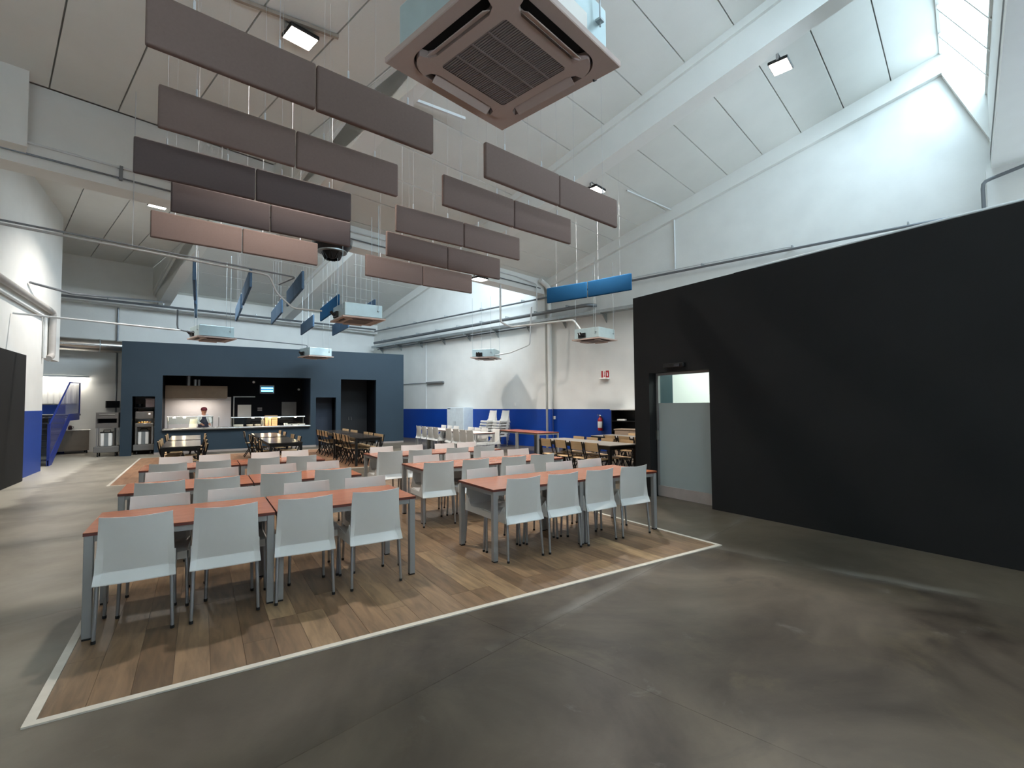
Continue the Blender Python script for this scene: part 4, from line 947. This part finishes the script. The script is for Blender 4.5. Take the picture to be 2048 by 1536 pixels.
# ================================================================ TROLLEYS LEFT OF THE HATCH
def trolley(label, x, y, wd=.58):
    t = thing('catering_trolley', label, 'trolley', (x, y, 0)); h = wd/2
    MB().cbox(-h-.04, h+.04, -.02, .5, .14, .34, .02).build('base', mat('grey_plastic_base', (104, 102, 98), .6), t)
    for sx in (-1, 1):
        for yy in (.06, .44):
            c = MB().lathe([(.02, .1), (.02, .14)], (sx*(h-.06), yy, 0), 8).build('caster', BLKM, t)
            MB().tube([(sx*(h-.06)-.015, yy, .05), (sx*(h-.06)+.015, yy, .05)], .05, 14).build('wheel', RUBBER, c)
            MB().box(sx*(h-.03)-.012, sx*(h-.03)+.012, yy-.012, yy+.012, .34, .94).build('upright', STEEL, t)
    MB().cbox(-.17, .13, .05, .38, .34, .78, .03).build('container', PAPER, t)
    MB().box(-.07, .04, .038, .05, .35, .78).build('grey_front_strip', mat('strip_grey', (120, 124, 124), .5), t)
    MB().cbox(-.18, .14, .04, .39, .78, .81, .01).tube([(-.10, .2, .80), (-.10, .2, .87), (.08, .2, .87), (.08, .2, .80)], .014, 8).build('black_lid_handle', BLKM, t)
    return t
t1 = trolley('grey catering trolley with a steel oven on top left of the dark blue partition', -2.58, 20.75)
m = MB(); m.box(-.29, .29, .02, .5, .94, 1.10).box(-.29, .29, .02, .5, 1.25, 1.45).box(-.29, .29, .3, .5, 1.1, 1.25).box(-.29, -.25, .02, .5, 1.1, 1.25).box(.25, .29, .02, .5, 1.1, 1.25)
m.build('oven', mat('dull_steel', (130, 124, 118), .4, .7), t1); MB().box(-.25, .25, .28, .30, 1.1, 1.25).build('oven_mouth', DARK, t1); MB().tube([(-.2, 0, 1.38), (.2, 0, 1.38)], .012, 8).build('oven_handle', STEEL, t1)
t2 = trolley('grey catering trolley with a lit display case standing in the narrow niche', -1.62, 20.98, .50)
MB().cbox(-.25, .25, .05, .5, 1.22, 1.46, .01).build('case_top', mat('dull_steel', (0, 0, 0)), t2); MB().cbox(-.25, .25, .05, .5, .94, 1.06, .01).build('case_base', mat('dull_steel', (0, 0, 0)), t2)
MB().box(-.24, .24, .05, .056, 1.06, 1.22).build('case_glass', CLEAR, t2)
for k in range(5): MB().lathe([(0, 0), (.035, .01), (.04, .03), (.02, .055), (0, .06)], (-.16+.08*k, .2+.03*(k % 2), 1.06), 10).build('bread_roll', mat('bread', (206, 150, 86), .7, var=.15, scale=12), t2)
MB().lathe([(.02, 0), (.02, .015)], (.14, .044, 1.38), 10).build('case_lamp', HEATL, t2); light('case_light', 'POINT', (0, .2, 1.2), 2.0, (1, .8, .55), .03, t2)
sh_ = thing('wall_shelf', 'dark shelf high in the narrow niche above the display case', 'shelf', (-1.62, 21.25, 1.58)); MB().box(-.29, .29, -.2, .2, 0, .03).build('board', BLKM, sh_)
for s in (-1, 1): MB().prism([(-.0, 0), (.2, 0), (.2, -.12)], s*.22-.01, s*.22+.01, 'x').build('bracket', BLKM, sh_)
bx = thing('storage_box', 'pinkish white storage box on the dark niche shelf', 'box', (-1.47, 21.2, 1.61)); MB().cbox(-.13, .13, -.14, .14, 0, .27, .015).build('body', mat('pinkish_box', (186, 166, 166), .6), bx); MB().cbox(-.14, .14, -.15, .15, .27, .31, .01).build('lid', mat('pinkish_box', (0, 0, 0)), bx)
o = MB().lathe([(.07, 0), (.09, .02), (.09, .12), (.085, .12), (.08, .02), (0, .015)], (0, 0, 0), 16).build('cooking_pot', BLKM); o.location = (-1.77, 21.2, 1.61); tag(o, 'small black pot left of the storage box on the niche shelf', 'pot')

# ================================================================ LEFT BACK: stairs, steel cabinet, corrugated panel, tube light
perf = bpy.data.materials.new('perforated_blue'); perf.use_nodes = True; _n = perf.node_tree.nodes; _l = perf.node_tree.links
_p = _n['Principled BSDF']; _p.inputs['Base Color'].default_value = lin((84, 88, 142)); _p.inputs['Roughness'].default_value = .5
_t = _n.new('ShaderNodeBsdfTransparent'); _m = _n.new('ShaderNodeMixShader'); _m.inputs[0].default_value = .40
_l.new(_t.outputs[0], _m.inputs[1]); _l.new(_p.outputs[0], _m.inputs[2]); _l.new(_m.outputs[0], _n['Material Output'].inputs[0])
st = thing('staircase', 'blue steel staircase with perforated railing rising to a landing at far left', 'stairs', (-3.55, 18.5, 0))
m = MB().prism([(-.05, 0), (.33, 0), (2.5, 1.20), (3.95, 1.20), (3.95, 1.42), (2.42, 1.42), (-.05, .16)], -.012, .012, 'x'); m.build('stringer', STAIRB, st)
m = MB().prism([(-.05, 0), (.33, 0), (2.5, 1.20), (2.42, 1.42), (-.05, .16)], -.96, -.94, 'x'); m.build('stringer', STAIRB, st)
MB().prism([(.0, .18), (2.42, 1.42), (3.95, 1.42), (3.95, 2.44), (2.40, 2.40), (.0, 1.12)], -.004, .004, 'x').build('perforated_railing', perf, st)
MB().tube([(0, 0, 1.15), (0, 2.40, 2.43), (0, 3.95, 2.47), (0, 3.95, 1.4)], .022, 8).build('handrail', STAIRB, st, True); MB().box(-.03, .03, -.05, .01, 0, 1.17).build('newel_post', STAIRB, st)
for k in range(8): MB().box(-.94, -.012, .02+.30*k, .33+.30*k, .165*(k+1)-.03, .165*(k+1)).build('tread', mat('dark_tread', (62, 66, 76), .6), st)
MB().box(-2.2, -.012, 2.42, 4.3, 1.34, 1.40).build('landing', mat('dark_tread', (0, 0, 0)), st)
us = MB().box(-6.5, -4.32, 22.3, 22.4, 0, 1.34).build('wall_understair', mat('grey_understair', (92, 92, 92), .7)); struct(us, False, 'grey wall below the stair landing')
cp = thing('corrugated_panel', 'white upright corrugated panel below the tube light at far left', 'panel', B(.2, 23.56, 1.76), A)
MB().box(0, 2.05, 0, .03, 0, .68).build('sheet', WHITE, cp)
for k in range(13): MB().prism([(.02+.158*k, 0), (.06+.158*k, -.035), (.12+.158*k, -.035), (.15+.158*k, 0)], 0, .68, 'z').build('rib', WHITE, cp)
MB().box(-9, 1.95, BY_-.008, BY_, 0, 1.72).build('dado', BLUE, bw)
tl = thing('tube_light', 'long bright tube light above the corrugated panel at far left', 'light', B(1.6, 23.45, 2.60), A)
MB().cbox(-1.05, .95, -.05, .10, .10, .16, .01).build('housing', PIPEW, tl); MB().tube([(-1.03, 0, .06), (.93, 0, .06)], .05, 12).build('tube', TUBEL, tl, True)
light('tube_glow', 'AREA', (-.05, -.10, .0), 20, (1, .93, .82), 1.9, tl, (math.radians(-20), 0, 0), .12)
sc_ = thing('steel_cabinet', 'low stainless steel work cabinet against the cream wall right of the stairs', 'cabinet', B(2.05, 23.0, 0), A)
DSTEEL = mat('dull_brown_steel', (134, 124, 114), .45, .5, var=.06)
MB().cbox(-.50, .50, 0, .58, .10, .80, .006).build('body', DSTEEL, sc_); MB().cbox(-.53, .53, -.03, .58, .80, .84, .008).build('worktop', STEEL, sc_)
for s in (-1, 1):
    MB().box(s*.25-.235, s*.25+.235, -.012, 0, .14, .77).build('door', DSTEEL, sc_)
    for yy in (.05, .53): MB().tube([(s*.45, yy, 0), (s*.45, yy, .1)], .02, 8).build('leg', BLKM, sc_)
jg = thing('jug', 'small dark jug on the steel cabinet beside the stairs', 'jug', B(2.05, 23.2, .84), A); MB().lathe([(.05, 0), (.06, .02), (.055, .1), (.035, .13), (.04, .15)], (0, 0, 0), 14).build('body', mat('dark_jug', (58, 34, 44), .4), jg, True); MB().tube([(.05, 0, .04), (.09, 0, .06), (.09, 0, .11), (.04, 0, .13)], .008, 6).build('handle', BLKM, jg)
wb = MB().cbox(-.2, .2, -.18, 0, 0, .26, .01).build('wall_box', BLKM); wb.location = B(3.25, BY_, 1.60); wb.rotation_euler = (0, 0, A); tag(wb, 'black box on the cream wall left of the dark blue partition', 'box')

# ================================================================ THINGS ALONG THE RIGHT WALL
wc = thing('white_cabinet', 'tall white cabinet against the blue dado behind the far white chairs', 'cabinet', B(13.80, 16.2, 0), A)
MB().cbox(0, .53, -.55, .55, .06, 1.50, .01).build('body', mat('white_cabinet_paint', (214, 222, 226), .4), wc); MB().box(.03, .5, -.52, .52, 0, .06).build('plinth', GREYMET, wc)
for s in (-1, 1):
    d = MB().box(-.016, 0, s*.272-.262, s*.272+.262, .08, 1.47).build('door', mat('white_cabinet_paint', (0, 0, 0)), wc); MB().box(-.03, -.016, s*.05-.008, s*.05+.008, .75, .9).build('handle', GREYMET, d)
MB().box(-.02, -.016, .30, .50, 1.43, 1.455).build('vent', BLKM, wc)
sg = thing('fire_sign', 'small red and white fire extinguisher sign high on the white wall', 'sign', B(14.33, 9.0, 2.44), A)
MB().box(-.02, 0, -.16, .16, .05, .30).build('plate', PAPER, sg); MB().box(-.024, -.02, -.15, -.02, .06, .29).box(-.024, -.02, .09, .15, .06, .29).build('red_field', REDM, sg)
MB().box(-.026, -.024, -.105, -.065, .10, .21).box(-.026, -.024, -.095, -.075, .21, .24).box(-.026, -.024, -.065, -.05, .22, .235).build('extinguisher_symbol', PAPER, sg)
MB().box(-.024, -.02, .0, .06, .09, .12).box(-.024, -.02, .02, .04, .12, .27).build('arrow_symbol', REDM, sg); MB().cbox(-.16, 0, -.17, .17, .0, .045, .008).build('ledge', PAPER, sg)
fe = thing('fire_extinguisher', 'red fire extinguisher with a white label hung on the blue dado', 'extinguisher', B(14.22, 9.17, .70), A)
MB().lathe([(.075, 0), (.085, .02), (.085, .36), (.06, .42), (.03, .45), (.03, .47)], (0, 0, 0), 18).build('cylinder', REDM, fe, True)
MB().lathe([(.0855, .10), (.0862, .102), (.0862, .31), (.0855, .312)], (0, 0, 0), 18).build('label_sleeve', PAPER, fe, True)
MB().lathe([(.026, .47), (.03, .50), (.015, .53)], (0, 0, 0), 12).bar((0, 0, .52), (-.02, .10, .55), .018, .014).bar((0, 0, .50), (-.02, .10, .50), .018, .012).build('valve_handle', STEEL, fe)
MB().tube([(0, -.03, .49), (-.02, -.11, .44), (-.03, -.12, .25), (-.03, -.10, .08)], .012, 8).build('hose', RUBBER, fe, True); MB().box(.05, .11, -.03, .03, .28, .34).build('wall_hook', GREYMET, fe)
bc = thing('black_cabinet', 'black open cabinet with a pale top against the white wall, half hidden by the partition', 'cabinet', B(13.75, 7.6, 0), A)
MB().box(.54, .56, -.85, .85, .05, 1.40).box(0, .54, .83, .85, .05, 1.40).box(0, .54, -.85, -.83, .05, 1.40).build('carcass', BLKM, bc); MB().cbox(-.03, .58, -.88, .88, 1.40, 1.45, .008).build('top', mat('pale_top', (212, 210, 204), .5), bc)
for zz in (.05, .72, 1.04): MB().box(.01, .54, -.83, .83, zz, zz+.025).build('shelf', BLKM, bc)
MB().box(.02, .5, -.83, .83, 0, .05).build('plinth', BLKM, bc)
o = MB().cbox(-.07, .07, -.14, .14, 0, .05, .01).build('white_tray', PAPER); o.location = B(13.9, 8.15, 1.065); o.rotation_euler = (0, 0, A); tag(o, 'small white tray on a shelf of the black cabinet', 'tray')
o = MB().lathe([(.045, 0), (.05, .05), (.04, .12), (.02, .14), (0, .145)], (0, 0, 0), 12).build('grey_jar', mat('grey_jar', (130, 134, 128), .4)); o.location = B(13.9, 7.60, 1.065); tag(o, 'grey jar on a shelf of the black cabinet', 'jar')
sb = thing('sideboard', 'low greyish wooden sideboard before the black cabinet', 'sideboard', B(12.95, 7.1, 0), A)
WG = mat('grey_oak', (142, 122, 104), .6, var=.12, scale=5, stretch=(6, 1, 6))
MB().cbox(0, .42, -.75, .75, .05, .82, .006).build('body', WG, sb); MB().cbox(-.02, .44, -.77, .77, .82, .85, .005).build('top', WG, sb); MB().box(.03, .40, -.7, .7, 0, .05).build('plinth', BLKM, sb)
for k in range(3):
    d = MB().box(-.014, 0, -.73+.49*k, -.73+.49*k+.475, .08, .80).build('door', WG, sb); MB().box(-.03, -.014, -.73+.49*k+.40, -.73+.49*k+.415, .5, .62).build('handle', BLKM, d)
for k, (yy, zz) in enumerate(((13.2, 1.55), (11.2, 1.05))):
    o = MB().cbox(-.03, 0, -.04, .04, 0, .12, .006).build('socket_box', PAPER); o.location = B(WX-.006 if k else WX, yy+.0, zz); o.rotation_euler = (0, 0, A); tag(o, f'small wall socket box on the right wall, {("above the dado", "on the blue dado by the rain pipe")[k]}', 'socket')
